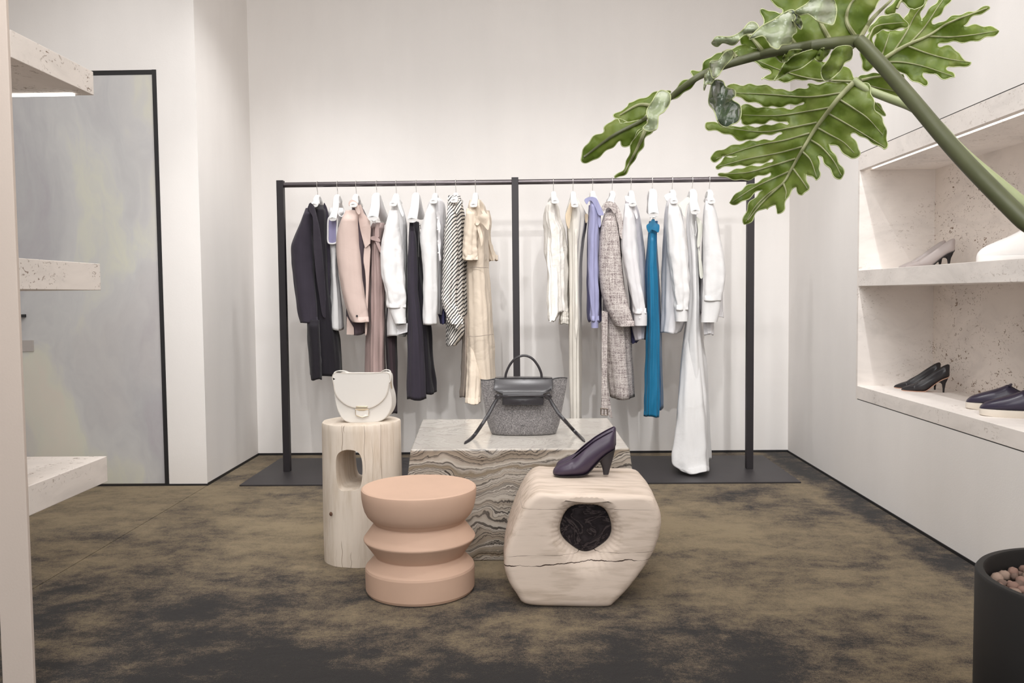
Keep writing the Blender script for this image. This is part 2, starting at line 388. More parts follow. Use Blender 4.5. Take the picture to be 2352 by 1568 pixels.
def m_inlay():
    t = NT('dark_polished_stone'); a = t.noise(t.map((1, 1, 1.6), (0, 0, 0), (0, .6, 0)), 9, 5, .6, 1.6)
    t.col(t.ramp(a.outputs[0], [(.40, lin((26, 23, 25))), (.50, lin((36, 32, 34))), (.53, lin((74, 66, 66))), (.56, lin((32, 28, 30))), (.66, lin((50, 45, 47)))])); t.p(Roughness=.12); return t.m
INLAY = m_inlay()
WALL = m_plaster('beige_plaster', (.86, .832, .808))
WALLD = m_plaster('beige_plaster_panel', (.66, .57, .505))
CEIL = simple('ceiling_paint', (.82, .79, .76), .9)
TRAV = m_travertine('travertine', (.82, .755, .70))
TRAVS = m_travertine('travertine_pale', (.84, .79, .75), .35)
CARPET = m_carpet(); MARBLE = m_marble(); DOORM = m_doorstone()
BLACK = simple('black_frame', lin((30, 29, 31)), .5)
RACKM = simple('dark_bronze_metal', lin((40, 36, 39)), .5, .0, spec=.4)
RAILM = simple('gunmetal_tube', lin((92, 86, 88)), .3, .7)
BASEM = simple('dark_base_metal', lin((50, 47, 49)), .5, spec=.4)
WHITEH = simple('white_lacquer', (.86, .85, .84), .35)
CHROME = simple('steel_wire', (.72, .70, .68), .25, .9)
GOLD = simple('pale_gold', (.80, .68, .50), .28, .9)
TERRA = simple('terracotta', lin((200, 168, 147)), .75, var=.05, vs=5, bumps=.08, bscale=60)
STUMP = m_wood('bleached_maple', lin((214, 198, 184)), 'x', crack=[(-.002, .035, .045, .0020, 0.0), (.026, .010, .03, .0006, 5.0), (.170, .006, -.01, .0005, 3.0)])
LOGM = m_wood('bleached_log', lin((218, 206, 192)), 'z', 30, .10)
CREAM = simple('cream_leather', lin((214, 210, 204)), .5, var=.01, bumps=.06, bscale=420)
BLEATH = simple('black_leather', lin((52, 49, 52)), .24, var=.08, bumps=.08, bscale=300)
BEDGE = simple('black_edge', lin((34, 32, 34)), .4)
FELT = m_felt()
PURPLE = simple('aubergine_leather', lin((62, 50, 68)), .36, var=.06, bumps=.03, bscale=200)
DARKSOLE = simple('dark_sole', lin((44, 40, 44)), .5)
BLKPUMP = simple('black_pump_leather', lin((42, 40, 43)), .24, var=.05)
LININGB = simple('black_lining', lin((34, 30, 32)), .7)
TAUPE = simple('taupe_satin', lin((178, 168, 166)), .42, var=.03)
TANSOLE = simple('tan_sole', lin((198, 158, 138)), .5)
NAVYL = simple('navy_leather', lin((50, 44, 64)), .3, var=.06)
WHITEL = simple('white_leather', (.88, .87, .86), .5)
RUBBER = simple('off_white_rubber', lin((226, 218, 206)), .6)
LEAF = m_leaf(); VEIN = simple('leaf_vein', lin((150, 152, 112)), .5); STEM = simple('petiole', lin((92, 96, 66)), .42, var=.12, vs=20)
STEML = simple('pale_petiole', lin((158, 166, 124)), .42, var=.08, vs=20)
POTM = simple('matt_black_pot', lin((22, 21, 21)), .55)
PEB = simple('clay_pebble', lin((150, 118, 104)), .9, var=.25, vs=30, bumps=.3, bscale=300)

# ---------------------------------------------------------------- the room
XR, YB, XL, YD = 1.611, 5.395, -1.73, 4.528
ZB0, ZB1, ZM0, ZM1, ZT0, ZT1 = .473, .537, 1.026, 1.103, 1.588, 1.667
NY1, NY0, XN = 4.262, .3, 1.975
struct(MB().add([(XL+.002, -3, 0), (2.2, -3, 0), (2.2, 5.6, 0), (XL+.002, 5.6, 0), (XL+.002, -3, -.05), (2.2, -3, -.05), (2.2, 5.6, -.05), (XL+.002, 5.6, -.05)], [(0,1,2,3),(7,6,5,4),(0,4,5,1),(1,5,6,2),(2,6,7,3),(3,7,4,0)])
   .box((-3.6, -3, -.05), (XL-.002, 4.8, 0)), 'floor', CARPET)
struct(MB().box((XL-.004, -3, -.06), (XL+.004, YD, -.004)), 'trim_1', BLACK)
struct(MB().box((-3.6, -3, ZC), (2.2, 5.6, ZC+.05)), 'ceiling', CEIL)
struct(MB().box((XL-.2, YB, 0), (XR+.5, YB+.1, ZC)), 'wall_back', WALL)
struct(MB().box((XL-.1, YD, 0), (XL, YB, ZC)), 'wall_left', WALL)
DX0, DX1, DZ = -2.86, -1.936, 2.192
struct(MB().box((DX1, YD, 0), (XL-.1, YD+.1, ZC)).box((DX0, YD, DZ), (DX1, YD+.1, ZC)).box((-3.6, YD, 0), (DX0, YD+.1, ZC)), 'wall_front_left', WALL)
struct(MB().box((-3.7, -3, 0), (-3.6, YD+.1, ZC)), 'wall_far_left', WALL)
struct(MB().box((XR, NY1+.02, 0), (XR+.5, YB, ZC)).box((XR, -3, 0), (XR+.5, NY1+.02, ZB0-.004)).box((XR, -3, ZT1+.004), (XR+.5, NY1+.02, ZC))
   .box((XR, -3, ZB0-.004), (XR+.5, NY0, ZT1+.004)), 'wall_right', WALL)
for nm, a, b in (('base_gap_shade_back', (XL, YB-.004, 0), (XR, YB, .014)), ('base_gap_shade_left', (XL, YD, 0), (XL+.004, YB, .014)),
                 ('base_gap_shade_right', (XR-.004, -3, 0), (XR, YB, .012)), ('base_gap_shade_front_left', (-3.6, YD-.004, 0), (XL+.004, YD, .01))):
    struct(MB().box(a, b), nm, BLACK)  # black strips stand in for the shadowed gap at the wall foot
# shadow gaps of the niche (dark recessed strips between plaster and stone)
struct(MB().box((XR+.002, NY0, ZB0-.004), (XR+.4, NY1, ZB0)), 'trim_2', BLACK)
struct(MB().box((XR+.002, NY0, ZT1), (XR+.4, NY1, ZT1+.004)), 'trim_3', BLACK)
# door
d = struct(MB().box((DX0+.022, YD+.004, .012), (DX1-.022, YD+.05, DZ-.024)), 'door_1', DOORM)
e = build(MB().box((DX0, YD+.012, 0), (DX0+.022, YD+.09, DZ)).box((DX1-.022, YD-.003, 0), (DX1-.001, YD+.09, DZ)).box((DX0+.022, YD+.002, DZ-.024), (DX1-.022, YD+.09, DZ)), 'door_frame', BLACK, d, smooth=False)
hp = atY(55, 725, YD)
e = build(MB().box((hp.x-.012, YD-.05, hp.z-.008), (hp.x+.010, YD+.01, hp.z+.008)).box((hp.x-.09, YD-.05, hp.z-.008), (hp.x-.012, YD-.034, hp.z+.008)), 'door_handle', BLACK, d, smooth=False, bevel=.001)
e = build(MB().box((hp.x-.05, YD-.002, hp.z-.19), (hp.x+.045, YD+.01, hp.z-.13)), 'lock_plate', simple('satin_plate', lin((178, 172, 168)), .5), d, smooth=False, bevel=.001)

# right niche: back panel, side panel, soffit, shelves
nic = struct(MB().box((XN, NY0, ZB0), (XN+.03, NY1, ZT1)), 'wall_niche', TRAV)
struct(MB().box((XR, NY1, ZB0-.004), (XN+.03, NY1+.02, ZT1+.004)), 'wall_niche_end', TRAVS)
bench = build(MB().box((XR-.001, NY0, ZB0), (XN, NY1, ZB1)), 'bench_slab', TRAVS, smooth=False, bevel=.0015)
tag(bench, 'pale travertine bench slab carrying the black pumps and navy slip-ons in the right niche', 'shelf')
mids = build(MB().box((XR-.001, NY0, ZM0), (XN, NY1, ZM1)), 'niche_shelf', TRAVS, smooth=False, bevel=.0015)
tag(mids, 'pale travertine middle shelf of the right niche carrying the taupe pumps', 'shelf')
tops = build(MB().box((XR-.001, NY0, ZT0), (XR+.028, NY1, ZT1)).box((XR+.05, NY0, ZT0), (XN, NY1, ZT1)).box((XR+.027, NY0, ZT0+.014), (XR+.051, NY1, ZT1)), 'niche_soffit', TRAVS, smooth=False)
tag(tops, 'pale travertine soffit slab closing the top of the right niche above the shoes', 'shelf')
LED = NT('led_diffuser'); LED.p(); LED.set(LED.b, 'Emission Color', (1, .97, .93, 1)); LED.set(LED.b, 'Emission Strength', 3.0); LED = LED.m
o = build(MB().box((XR+.030, NY0+.02, ZT0+.006), (XR+.048, NY1-.03, ZT0+.0135)), 'light_strip', LED, smooth=False)
tag(o, 'long white light strip recessed behind the lip of the right niche soffit', 'light')

# left shelving: end panel with cantilevered travertine slabs
XS, SY0, SY1 = -1.252, 2.10, 2.50
p = build(MB().box((-1.331, SY0-.012, 0), (XS, SY0, ZC)), 'shelving_end_panel', WALLD, smooth=False, bevel=.002)
tag(p, 'tall sand coloured plaster end panel at the left edge of the photo', 'panel')
for nm, z0, z1, lb in (('travertine_shelf', ZT0, ZT1-.012, 'uppermost pitted travertine shelf on the left, seen from below with a light strip'),
                   ('travertine_shelf', ZM0, ZM1, 'middle pitted travertine shelf on the left in front of the grey door'),
                   ('travertine_shelf', ZB0-.011, ZB1, 'lowest pitted travertine shelf on the left with its white top in view')):
    o = build(MB().box((-2.2, SY0, z0), (XS, SY1, z1)), nm, TRAV, smooth=False, bevel=.0015)
    tag(o, lb, 'shelf', 'travertine shelves on the left')
o = build(MB().box((-2.1, SY1-.035, ZT0-.006), (XS-.045, SY1-.02, ZT0-.0003)), 'light_strip', LED, smooth=False)
tag(o, 'short white light strip under the far edge of the uppermost left travertine shelf', 'light')

# ---------------------------------------------------------------- clothes rack
RY = 4.862
rk = thing('clothes_rack', 'long dark metal clothes rack with three posts standing on a flat base plate', 'clothes rack', (-.08, 4.87, 0))
build(MB().box((-1.549, 4.50, .0005), (1.415, 5.25, .008)), 'base_plate', BASEM, rk, smooth=False, bevel=.001)
zt = 1.655
for x in (-1.394, -.075, 1.235):
    build(MB().box((x-.019, RY-.019, .008), (x+.019, RY+.019, zt)), 'post', RACKM, rk, smooth=False, bevel=.0015)
RZ = atY(1186, 418, RY).z
RZL = RZ+.0
def railz(x): return RZ
for a, b in ((-1.375, -.094), (-.056, 1.216)):
    build(MB().tube([(a, RY, RZ), (b, RY, RZ)], .0145, 20), 'rail', RAILM, rk)

# ---------------------------------------------------------------- marble table
TY0, TZ = 3.20, .425
tl, tr_ = atY(943, 1032, TY0), atY(1446, 1032, TY0)
bl, br = atZ(970, 960, TZ), atZ(1405, 958, TZ)
mbk = MB(); yb = 3.99; fl = .055
mbk.add([(tl.x-fl, TY0-.0, 0), (tr_.x+fl, TY0, 0), (tr_.x+fl, yb+.0, 0), (tl.x-fl, yb, 0), (tl.x, TY0, TZ), (tr_.x, TY0, TZ), (bl.x+.115, yb, TZ), (bl.x, yb, TZ)][:4] +
        [(tl.x, TY0, TZ), (tr_.x, TY0, TZ), (.36, yb, TZ), (-.505, yb, TZ)],
        [(0,3,2,1),(4,5,6,7),(0,1,5,4),(1,2,6,5),(2,3,7,6),(3,0,4,7)])
o = build(mbk, 'marble_plinth', MARBLE, None, smooth=False, bevel=.006, seg=3, world=(-.05, 3.6, 0))
tag(o, 'low block table of grey and white wavy veined marble carrying the grey felt handbag', 'table')

# ---------------------------------------------------------------- terracotta stool
tc = atZ(966, 1352, 0)
prof = [(.002, 0), (.17, 0), (.180, .004), (.1845, .013), (.1852, .03), (.1852, .082), (.183, .089), (.1795, .093), (.1500, .1235), (.1500, .1260), (.1880, .1795), (.1892, .1835), (.1880, .1870), (.1525, .2350), (.1525, .2375), (.1655, .2530), (.1680, .2545), (.1765, .264), (.1845, .280),
        (.190, .300), (.1935, .322), (.195, .345), (.1935, .352), (.189, .3555), (.002, .3555)]
o = build(MB().lathe([tuple(q) for q in prof], tc, 96), 'terracotta_stool', TERRA, None, angle=17, world=tc)
tag(o, 'round terracotta coloured stool with two deep ring grooves in front of the pale log', 'stool')

# ---------------------------------------------------------------- pale log pedestal
lc = Vector((-.648, 3.264, 0)); lh = .527
def log_r(a): return .1465 + .003*math.sin(2*a+.6) + .0018*math.sin(5*a+1) + .001*math.sin(11*a)
rs = []
for r_, z in ((.01, 0), (.135, 0), (.995, .0), (1.0, .004), (1.0, .1), (1.0, .2), (1.0, .3), (1.0, .4), (1.0, .5), (1.0, lh-.005), (.985, lh), (.01, lh)):
    if r_ == .135: continue
    rs.append([(lc.x+r_*log_r(2*PI*k/120)*(1+.008*math.sin(z*9))*math.cos(2*PI*k/120), lc.y+r_*log_r(2*PI*k/120)*math.sin(2*PI*k/120), z) for k in range(120)])
lg = build(MB().rings(rs), 'log_pedestal', LOGM, None, world=lc)
def cutter(mb):
    me = bpy.data.meshes.new('c'); me.from_pydata([tuple(Vector(v)) for v in mb.v], [], mb.f); bm = bmesh.new(); bm.from_mesh(me); bmesh.ops.recalc_face_normals(bm, faces=bm.faces); bm.to_mesh(me); bm.free()
    o = bpy.data.objects.new('c', me); COL.objects.link(o); return o
ho = smooth_out([(772, 1052), (790, 1038), (815, 1040), (826, 1056), (828, 1090), (822, 1122), (800, 1128), (778, 1126), (771, 1090)], 36)
h0 = [atY(x, y, 3.10) for x, y in ho]; cx = sum(p_.x for p_ in h0)/36; cz = sum(p_.z for p_ in h0)/36
rr = []
for Y, s_, dx in ((3.0, 1.35, -.004), (3.125, 1.1, -.002), (3.16, 1.0, 0), (3.35, .95, .014), (3.55, 1.25, .02)):
    rr.append([(cx+(p_.x-cx)*s_+dx, Y, cz+(p_.z-cz)*(s_*.4+.6)) for p_ in h0])
cut = [cutter(MB().rings(rr))]
for (ang, z0, z1, w, dep) in ((-1.88, .39, .55, .0016, .05), (-1.83, .50, .56, .003, .02), (-1.95, -.02, .10, .0018, .05), (-2.35, -.01, .30, .0018, .03), (-1.30, .35, .56, .0008, .03), (-.86, .2, .56, .0016, .04),
                              (-1.70, -.01, .06, .0012, .03), (-2.12, -.01, .07, .0012, .03), (-1.1, .3, .5, .0007, .02)):
    dv = Vector((math.cos(ang), math.sin(ang), 0)); tv = Vector((-dv.y, dv.x, 0)); m_ = MB(); rng = []
    for q in range(7):
        z = z0+(z1-z0)*q/6; ww = w*(1 if (q not in (0, 6) or z < 0 or z > lh) else .15); off = tv*(.002*math.sin(q*1.7+ang*9))
        c0 = lc+off+Vector((0, 0, z)); rng.append([c0+dv*.165+tv*ww, c0+dv*.165-tv*ww, c0+dv*(.147-dep)])
    m_.rings(rng); cut.append(cutter(m_))
for c in cut: c.location = (0, 0, 0)
boolean(lg, cut)
tag(lg, 'tall pale cylindrical log pedestal with a carved slot, under the cream shoulder bag', 'pedestal')
kn = atY(760, 1180, 3.13)
build(MB().ball(kn, (.006, .004, .008)), 'knot', simple('dark_knot', lin((92, 66, 50)), .8), lg)

# ---------------------------------------------------------------- pale wood block with hole
SY = 2.70
poly = [(1232, 1131), (1203, 1160), (1174, 1225), (1157, 1290), (1166, 1338), (1186, 1372), (1210, 1397), (1300, 1402), (1390, 1403), (1412, 1393), (1458, 1342), (1503, 1272), (1521, 1205), (1513, 1160), (1494, 1138), (1440, 1135), (1340, 1133), (1270, 1131)]
po = [atY(x, y, SY) for x, y in poly]; zmin = min(p_.z for p_ in po)
po = [(p_.x, p_.z-zmin) for p_ in po]; htop = .372
sc_ = htop/max(z for x, z in po); po = [(x, z*sc_) for x, z in po]
ps = smooth_out(po, 360)
hc = atY(1347, 1220, SY+.02); hx, hz = hc.x, hc.z-zmin
NT_ = 144
def raycast(th):
    best = None; dx, dz = math.cos(th), math.sin(th)
    for i in range(len(ps)):
        x0, z0 = ps[i]; x1, z1 = ps[(i+1) % len(ps)]
        ex, ez = x1-x0, z1-z0; den = dx*ez-dz*ex
        if abs(den) < 1e-12: continue
        t = ((x0-hx)*ez-(z0-hz)*ex)/den; u = ((x0-hx)*dz-(z0-hz)*dx)/den
        if t > 0 and -1e-6 <= u <= 1.0001 and (best is None or t < best): best = t
    return best
ths = [2*PI*i/NT_ for i in range(NT_)]
ro = [raycast(t) for t in ths]
ro = [min(ro[i], (ro[i-1]+ro[i]+ro[(i+1) % NT_])/3+.002) for i in range(NT_)]
def hole(t):
    return .0795*(1+.03*math.cos(2*t)+.028*math.cos(5*(t+.35)) + .02*math.sin(3*t))
DEP = .45; rings_ = []
prof_s = []
for i, th in enumerate(ths):
    h = hole(th); chip = .0035*abs(math.sin(th*21))*(1 if math.cos(th-.2) > -1 else 0)
    H = h*1.32 + chip + .022*max(0, math.cos(th+PI/2-.1))**2
    Ro = ro[i]; L = []
    # inside of hole from middle to front rim
    L += [(h*.98, .25), (h, .12), (h*1.0, .06), (h*1.03+chip*.3, .035), (h*1.12+chip, .016), (H, .004), (H+.008, .0008)]
    for s_ in (.25, .5, .75): L.append((H+.008+(Ro-.030-H-.008)*s_, 0))
    for a in (0, 15, 30, 45, 60, 75, 90):
        L.append((Ro-.026+.026*math.sin(R(a)), .026*(1-math.cos(R(a)))))
    for s_ in (.3, .6): L.append((Ro+.006*math.sin(s_*PI), .026+(DEP-.052)*s_))
    for a in (90, 60, 30, 0): L.append((Ro-.026+.026*math.sin(R(a)), DEP-.026*(1-math.cos(R(a)))))
    L += [((Ro+h)/2, DEP), (h*1.2, DEP-.002), (h*1.02, DEP-.02)]
    rings_.append([(hx+r_*math.cos(th), SY+y, max(0, hz+r_*math.sin(th))) for r_, y in L])
mbs = MB(); n = len(rings_[0]); vs = [q for r_ in rings_ for q in r_]
mbs.add(vs, [(i*n+j, ((i+1) % NT_)*n+j, ((i+1) % NT_)*n+(j+1) % n, i*n+(j+1) % n) for i in range(NT_) for j in range(n)])
wc = Vector((.16, SY+.22, 0))
o = build(mbs, 'wood_block_stool', STUMP, None, angle=60, world=(wc.x, wc.y, .150))
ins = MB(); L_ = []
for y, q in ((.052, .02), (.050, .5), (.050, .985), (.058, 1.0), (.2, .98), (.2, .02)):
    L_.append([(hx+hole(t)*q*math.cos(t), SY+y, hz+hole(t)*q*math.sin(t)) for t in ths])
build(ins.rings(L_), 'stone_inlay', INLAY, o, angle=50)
tag(o, 'chunky pale wooden block with a round hole and a dark crack, carrying the aubergine pumps', 'stool')
STZ = max(v_.co.z for v_ in o.data.vertices)+.150

# ---------------------------------------------------------------- hangers and clothes
def horiz(px, py=560):
    d = ray(px, py); d = Vector((d.x, d.y, 0)).normalized(); return d, Vector((d.y, -d.x, 0))
Z1 = lambda u, v: (620+u/2.903, 380+v/2.903)
Z2 = lambda u, v: (900+u/2.703, 380+v/2.703)
Z3 = lambda u, v: (1220+u/2.6143, 380+v/2.6143)
Z4 = lambda u, v: (1460+u/2.12, 380+v/2.12)
def hanger(hx, label, neck=442, near=None, far=None, clips=None, thick=.017, endr=.021):
    """hx: pixel column of the hook on the rail; near/far: pixels of the two shoulder ends"""
    top = atY(hx, 418, RY); X = top.x
    root = thing('clothes_hanger', label, 'hanger', (X, RY, RZ), 'white hangers on the clothes rack')
    nk = atY(hx, neck, RY); nk.x = X; mb = MB(); r_ = .0178
    pts = [Vector((X, RY+r_*math.cos(a), RZ+r_*math.sin(a))) for a in [R(x) for x in range(-40, 186, 15)]]
    pts += [Vector((X, RY-.014, RZ-.018)), Vector((X, RY-.004, RZ-.032)), Vector((X, RY, RZ-.042)), Vector((X, RY, nk.z-.004))]
    build(mb.tube(pts, .0018, 8), 'hook', CHROME, root)
    ne = atY(near[0], near[1], RY-.20) if near else Vector((X, RY-.20, nk.z-.115))
    fe = atY(far[0], far[1], RY+.20) if far else Vector((X+.004, RY+.20, nk.z-.115))
    b = MB()
    ctl = [ne+Vector((0, -.004, -.012)), ne, Vector((X, RY, nk.z))*.52+ne*.48+Vector((0, 0, -.014)), Vector((X, RY-.042, nk.z-.028)), Vector((X, RY-.016, nk.z-.008)),
           Vector((X, RY+.016, nk.z-.008)), Vector((X, RY+.042, nk.z-.028)), Vector((X, RY, nk.z))*.52+fe*.48+Vector((0, 0, -.014)), fe, fe+Vector((0, .004, -.012))]
    sp = cm([tuple(c) for c in ctl], 40)
    rad = [endr*math.sqrt(max(.05, 1-(abs(i/39-.5)*2)**14))*(.62+.38*min(1, abs(i/39-.5)*2.4)) for i in range(40)]
    b.tube(sp, rad, 14, flat=.72, up=(0, 0, 1))
    b.rings([[(X+rr*math.cos(2*PI*k/12)*.8, RY+rr*math.sin(2*PI*k/12)*.9, z) for k in range(12)] for rr, z in ((.010, nk.z), (.013, nk.z-.004), (.014, nk.z-.028), (.016, nk.z-.045))])
    build(b, 'hanger_body', WHITEH, root, angle=60)
    if clips:
        bar = MB(); A = atY(clips[0][0], clips[0][1], RY-.14); B = atY(clips[1][0], clips[1][1], RY+.14)
        bar.tube([A+Vector((0, 0, .012)), B+Vector((0, 0, .012))], .0016, 8); build(bar, 'clip_bar', CHROME, root)
        for c in (A, B):
            k = MB().box((c.x-.007, c.y-.008, c.z-.018), (c.x-.004, c.y+.008, c.z+.012)).box((c.x+.004, c.y-.008, c.z-.018), (c.x+.007, c.y+.008, c.z+.012)).tube([(c.x, c.y-.008, c.z+.003), (c.x, c.y+.008, c.z+.003)], .004, 8)
            build(k, 'clip', CHROME, root, angle=30)
    return root
def loft(rows, zf, yc=RY, ry=.15, ryf=None, folds=.006, kf=(5, 9, 14), n=72, m=64, seed=0, hem=.004, mb=None, expo=2.3, sway=0, tilt=0, fold0=.15):
    """rows: (v, uL, uR) in zoom coordinates -> closed cloth body with vertical folds; its flat side runs away from us"""
    rg = random.Random(seed); ph = [rg.uniform(0, 6.28) for _ in kf]; dr = [rg.uniform(-1.2, 1.2) for _ in kf]
    smp = cm([(r[0], r[1], r[2]) for r in rows], m); mb = mb or MB(); out = []
    for i, (v, a, b) in enumerate(smp):
        t = i/(m-1)
        xa, y_ = zf(a, v); xb, _ = zf(b, v); xm = (xa+xb)/2
        yy = yc + tilt*(t-.5)
        C = atY(xm, y_, yy); d, e = horiz(xm, y_); rx = max(.002, (xb-xa)/2*yy/FPX); RYt = ry*(ryf(t) if ryf else min(1, .35+t*6))
        RYt = max(RYt, rx*.9) if rx < ry else ry
        A = folds*(fold0+(1-fold0)*min(1, t*1.6))
        ring = []
        for k in range(n):
            p = 2*PI*k/n; c, s = math.cos(p), math.sin(p)
            cc = math.copysign(abs(c)**(2/expo), c); ss = math.copysign(abs(s)**(2/expo), s)
            fo = sum(math.sin(q*p+ph[j]+dr[j]*t*2.4)/(1+j*.35) for j, q in enumerate(kf))/len(kf)
            nz_ = noise.noise(Vector((c*1.3+seed*3.1, s*1.3, t*5)))*.5
            D = A*(1.35*fo-.4+nz_+.55*noise.noise(Vector((c*2.4+seed, s*2.4+t*2, t*11))))
            P = C + e*(rx*cc + D*c) + d*(RYt*ss + D*.6*s)
            P.z += hem*t**6*math.sin(3*p+seed)
            ring.append(P)
        out.append(ring)
    # rounded closing of both ends
    def shrink(r_, f, dz):
        c = sum(r_, Vector((0, 0, 0)))/len(r_); return [Vector((c.x+(p.x-c.x)*f, c.y+(p.y-c.y)*f, p.z+dz)) for p in r_]
    out = [shrink(out[0], .1, -.002), shrink(out[0], .75, .001)] + out + [shrink(out[-1], .985, .001), shrink(out[-1], .95, .03)]
    return mb.rings(out)
def plate(outl, zf, Y, thick=.004, step=None, wav=.004, tilt=0, seed=0, mb=None, sm=0, curve=0):
    """a cloth or leather piece traced by outline; has thickness and a wavy face. tilt: depth gained per px to the right"""
    o2 = [zf(u, v) for u, v in outl]
    if sm: o2 = smooth_out(o2, sm)
    xs = [p_[0] for p_ in o2]; x0 = sum(xs)/len(xs); w = max(xs)-min(xs)+1e-6; step = step or max(3.0, w/8)
    def place(x, y):
        yy = Y + tilt*(x-x0) + curve*((x-x0)/w*2)**2 + wav*noise.noise(Vector((x*.06+seed, y*.03, seed)))
        return atY(x, y, yy)
    return slab(o2, place, (0, 1, 0), thick, step, mb)
def garment(name, label, cat, hx, top=455):
    p_ = atY(hx, top, RY); return thing(name, label, cat, p_)
def btn(mb, x, y, Y, r_=.0045): c = atY(x, y, Y); mb.tube([c+Vector((0, .0, 0)), c+Vector((0, -.0025, 0))], [r_, r_*.9], 14); return mb
F = {}
def fab(n, rgb, **k):
    if n not in F: F[n] = fabric(n, lin(rgb), **k)
    return F[n]
WH = fab('white_cotton', (220, 219, 219), wr=.2, streak=.02); NAVY = fab('navy_wool', (52, 47, 57), bumps=.5); NAVYD = fab('dark_navy_crepe', (34, 31, 37))
PINK = fab('dusty_pink_wool', (196, 176, 168), streak=.03); MAUVE = fab('mauve_satin', (164, 142, 138), rough=.45, streak=.12); AUB = fab('aubergine_wool', (62, 50, 54))
BEIGE = fab('sand_cotton', (214, 200, 183), wr=.3, streak=.04); BEIGED = fab('taupe_lining', (150, 138, 128)); GREYW = fab('grey_white_cotton', (216, 214, 216), streak=.03, wr=.2)
IVORY = fab('ivory_silk', (222, 217, 208), streak=.04, rough=.6); LACE = fab('cream_lace', (224, 220, 214), bumps=1.0, wr=.5); LAV = fab('lavender_satin', (152, 153, 188), rough=.45, streak=.06)
LAVD = fab('slate_blue', (92, 90, 130)); BLUE = fab('cerulean_silk', (22, 104, 142), rough=.42, streak=.12); LILAC = fab('violet_lining', (140, 136, 168)); SAGE = fab('sage_white_silk', (214, 214, 204), rough=.6)
STR = m_stripe(); TWEED = m_tweed()
def body(g, name, rows, zf, mat, **k): return build(loft(rows, zf, **k), name, mat, g, angle=180)
def sleeve(g, rows, zf, mat, cuff=None, yc=RY-.17, seed=3, ry=.055, folds=.006, far=True, **k):
    s_ = body(g, 'sleeve', rows, zf, mat, yc=yc, ry=ry, folds=folds, kf=(3, 5, 8), seed=seed, n=48, hem=.001, **k)
    if cuff:
        c = build(loft(cuff, zf, yc=yc, ry=ry*.8, folds=.001, kf=(3, 5), seed=seed, n=48, m=12, hem=0, ryf=lambda t: 1, expo=2.6), 'cuff', mat, s_, angle=60)
    if far:
        xm, ym = zf((rows[0][1]+rows[0][2])/2, rows[0][0]); d, e = horiz(xm, ym); q = s_.copy(); COL.objects.link(q); q.parent = g; q.location = s_.location + d*.33
        if cuff:
            q2 = c.copy(); COL.objects.link(q2); q2.parent = q
    return s_

# 1 navy coat
hanger(729, 'white hanger holding the dark navy coat at the left end of the rail', 449, (722, 470), (740, 474))
g = garment('coat', 'long dark navy wool coat hanging at the left end of the rail', 'coat', 729)
body(g, 'body', [(268, 268, 372), (330, 262, 388), (450, 255, 392), (620, 262, 398), (820, 262, 410), (1020, 252, 440), (1200, 258, 470), (1390, 270, 482)], Z1, NAVYD, seed=1, ry=.16, folds=.008)
build(loft([(1030, 250, 330), (1150, 256, 335), (1300, 266, 342), (1424, 272, 345)], Z1, yc=RY-.19, ry=.05, folds=.004, m=30, n=40, seed=5), 'front_panel', NAVYD, g, angle=180)
sleeve(g, [(285, 238, 292), (330, 220, 288), (400, 194, 284), (470, 164, 284), (540, 141, 288), (620, 142, 292), (700, 148, 296), (850, 166, 306), (960, 182, 316), (1048, 202, 322)], Z1, NAVY)
build(plate([(258, 262), (272, 250), (296, 275), (310, 330), (330, 420), (345, 540), (360, 700), (372, 860), (380, 1000), (350, 1000), (330, 880), (312, 760), (298, 640), (288, 480), (286, 350), (262, 300)], Z1, RY-.20, .006, sm=60, tilt=.003), 'lapel', NAVY, g)
build(plate([(358, 262), (370, 262), (386, 310), (398, 420), (402, 600), (400, 780), (398, 900), (388, 880), (376, 720), (362, 560), (358, 420)], Z1, RY-.1, .006, sm=50), 'lapel', NAVY, g)
build(plate([(262, 258), (275, 250), (298, 300), (292, 336), (284, 340), (252, 290)], Z1, RY-.215, .008, sm=24), 'collar', NAVY, g)
# 2 white sleeveless top
hanger(775, 'white hanger holding the white sleeveless top with piped armhole', 448, (765, 500), (782, 478))
g = garment('sleeveless_top', 'white sleeveless top with a piped armhole between navy coat and pink blazer', 'top', 775)
body(g, 'body', [(285, 398, 490), (330, 386, 500), (430, 384, 470), (520, 388, 462), (600, 396, 458), (700, 400, 456), (820, 402, 470), (950, 398, 484), (1092, 391, 494)], Z1, WH, seed=2, folds=.004, ry=.13)
arm = smooth_out([Z1(*q) for q in [(418, 336), (440, 342), (448, 380), (446, 440), (446, 505), (430, 520), (400, 520), (387, 505), (386, 440), (388, 370), (398, 344)]], 60)
build(slab([(x, y) for x, y in arm], lambda x, y: atY(x, y, RY-.148), (0, 1, 0), .01, 4), 'armhole_lining', LILAC, g)
build(MB().tube([atY(x, y, RY-.152) for x, y in arm+arm[:2]], .0048, 8, cap=False), 'piping', WH, g)
build(MB().tube([atY(*Z1(u, v), RY-.13) for u, v in [(452, 310), (462, 335), (480, 342), (496, 325), (500, 300)]], .004, 8), 'neck_piping', WH, g)
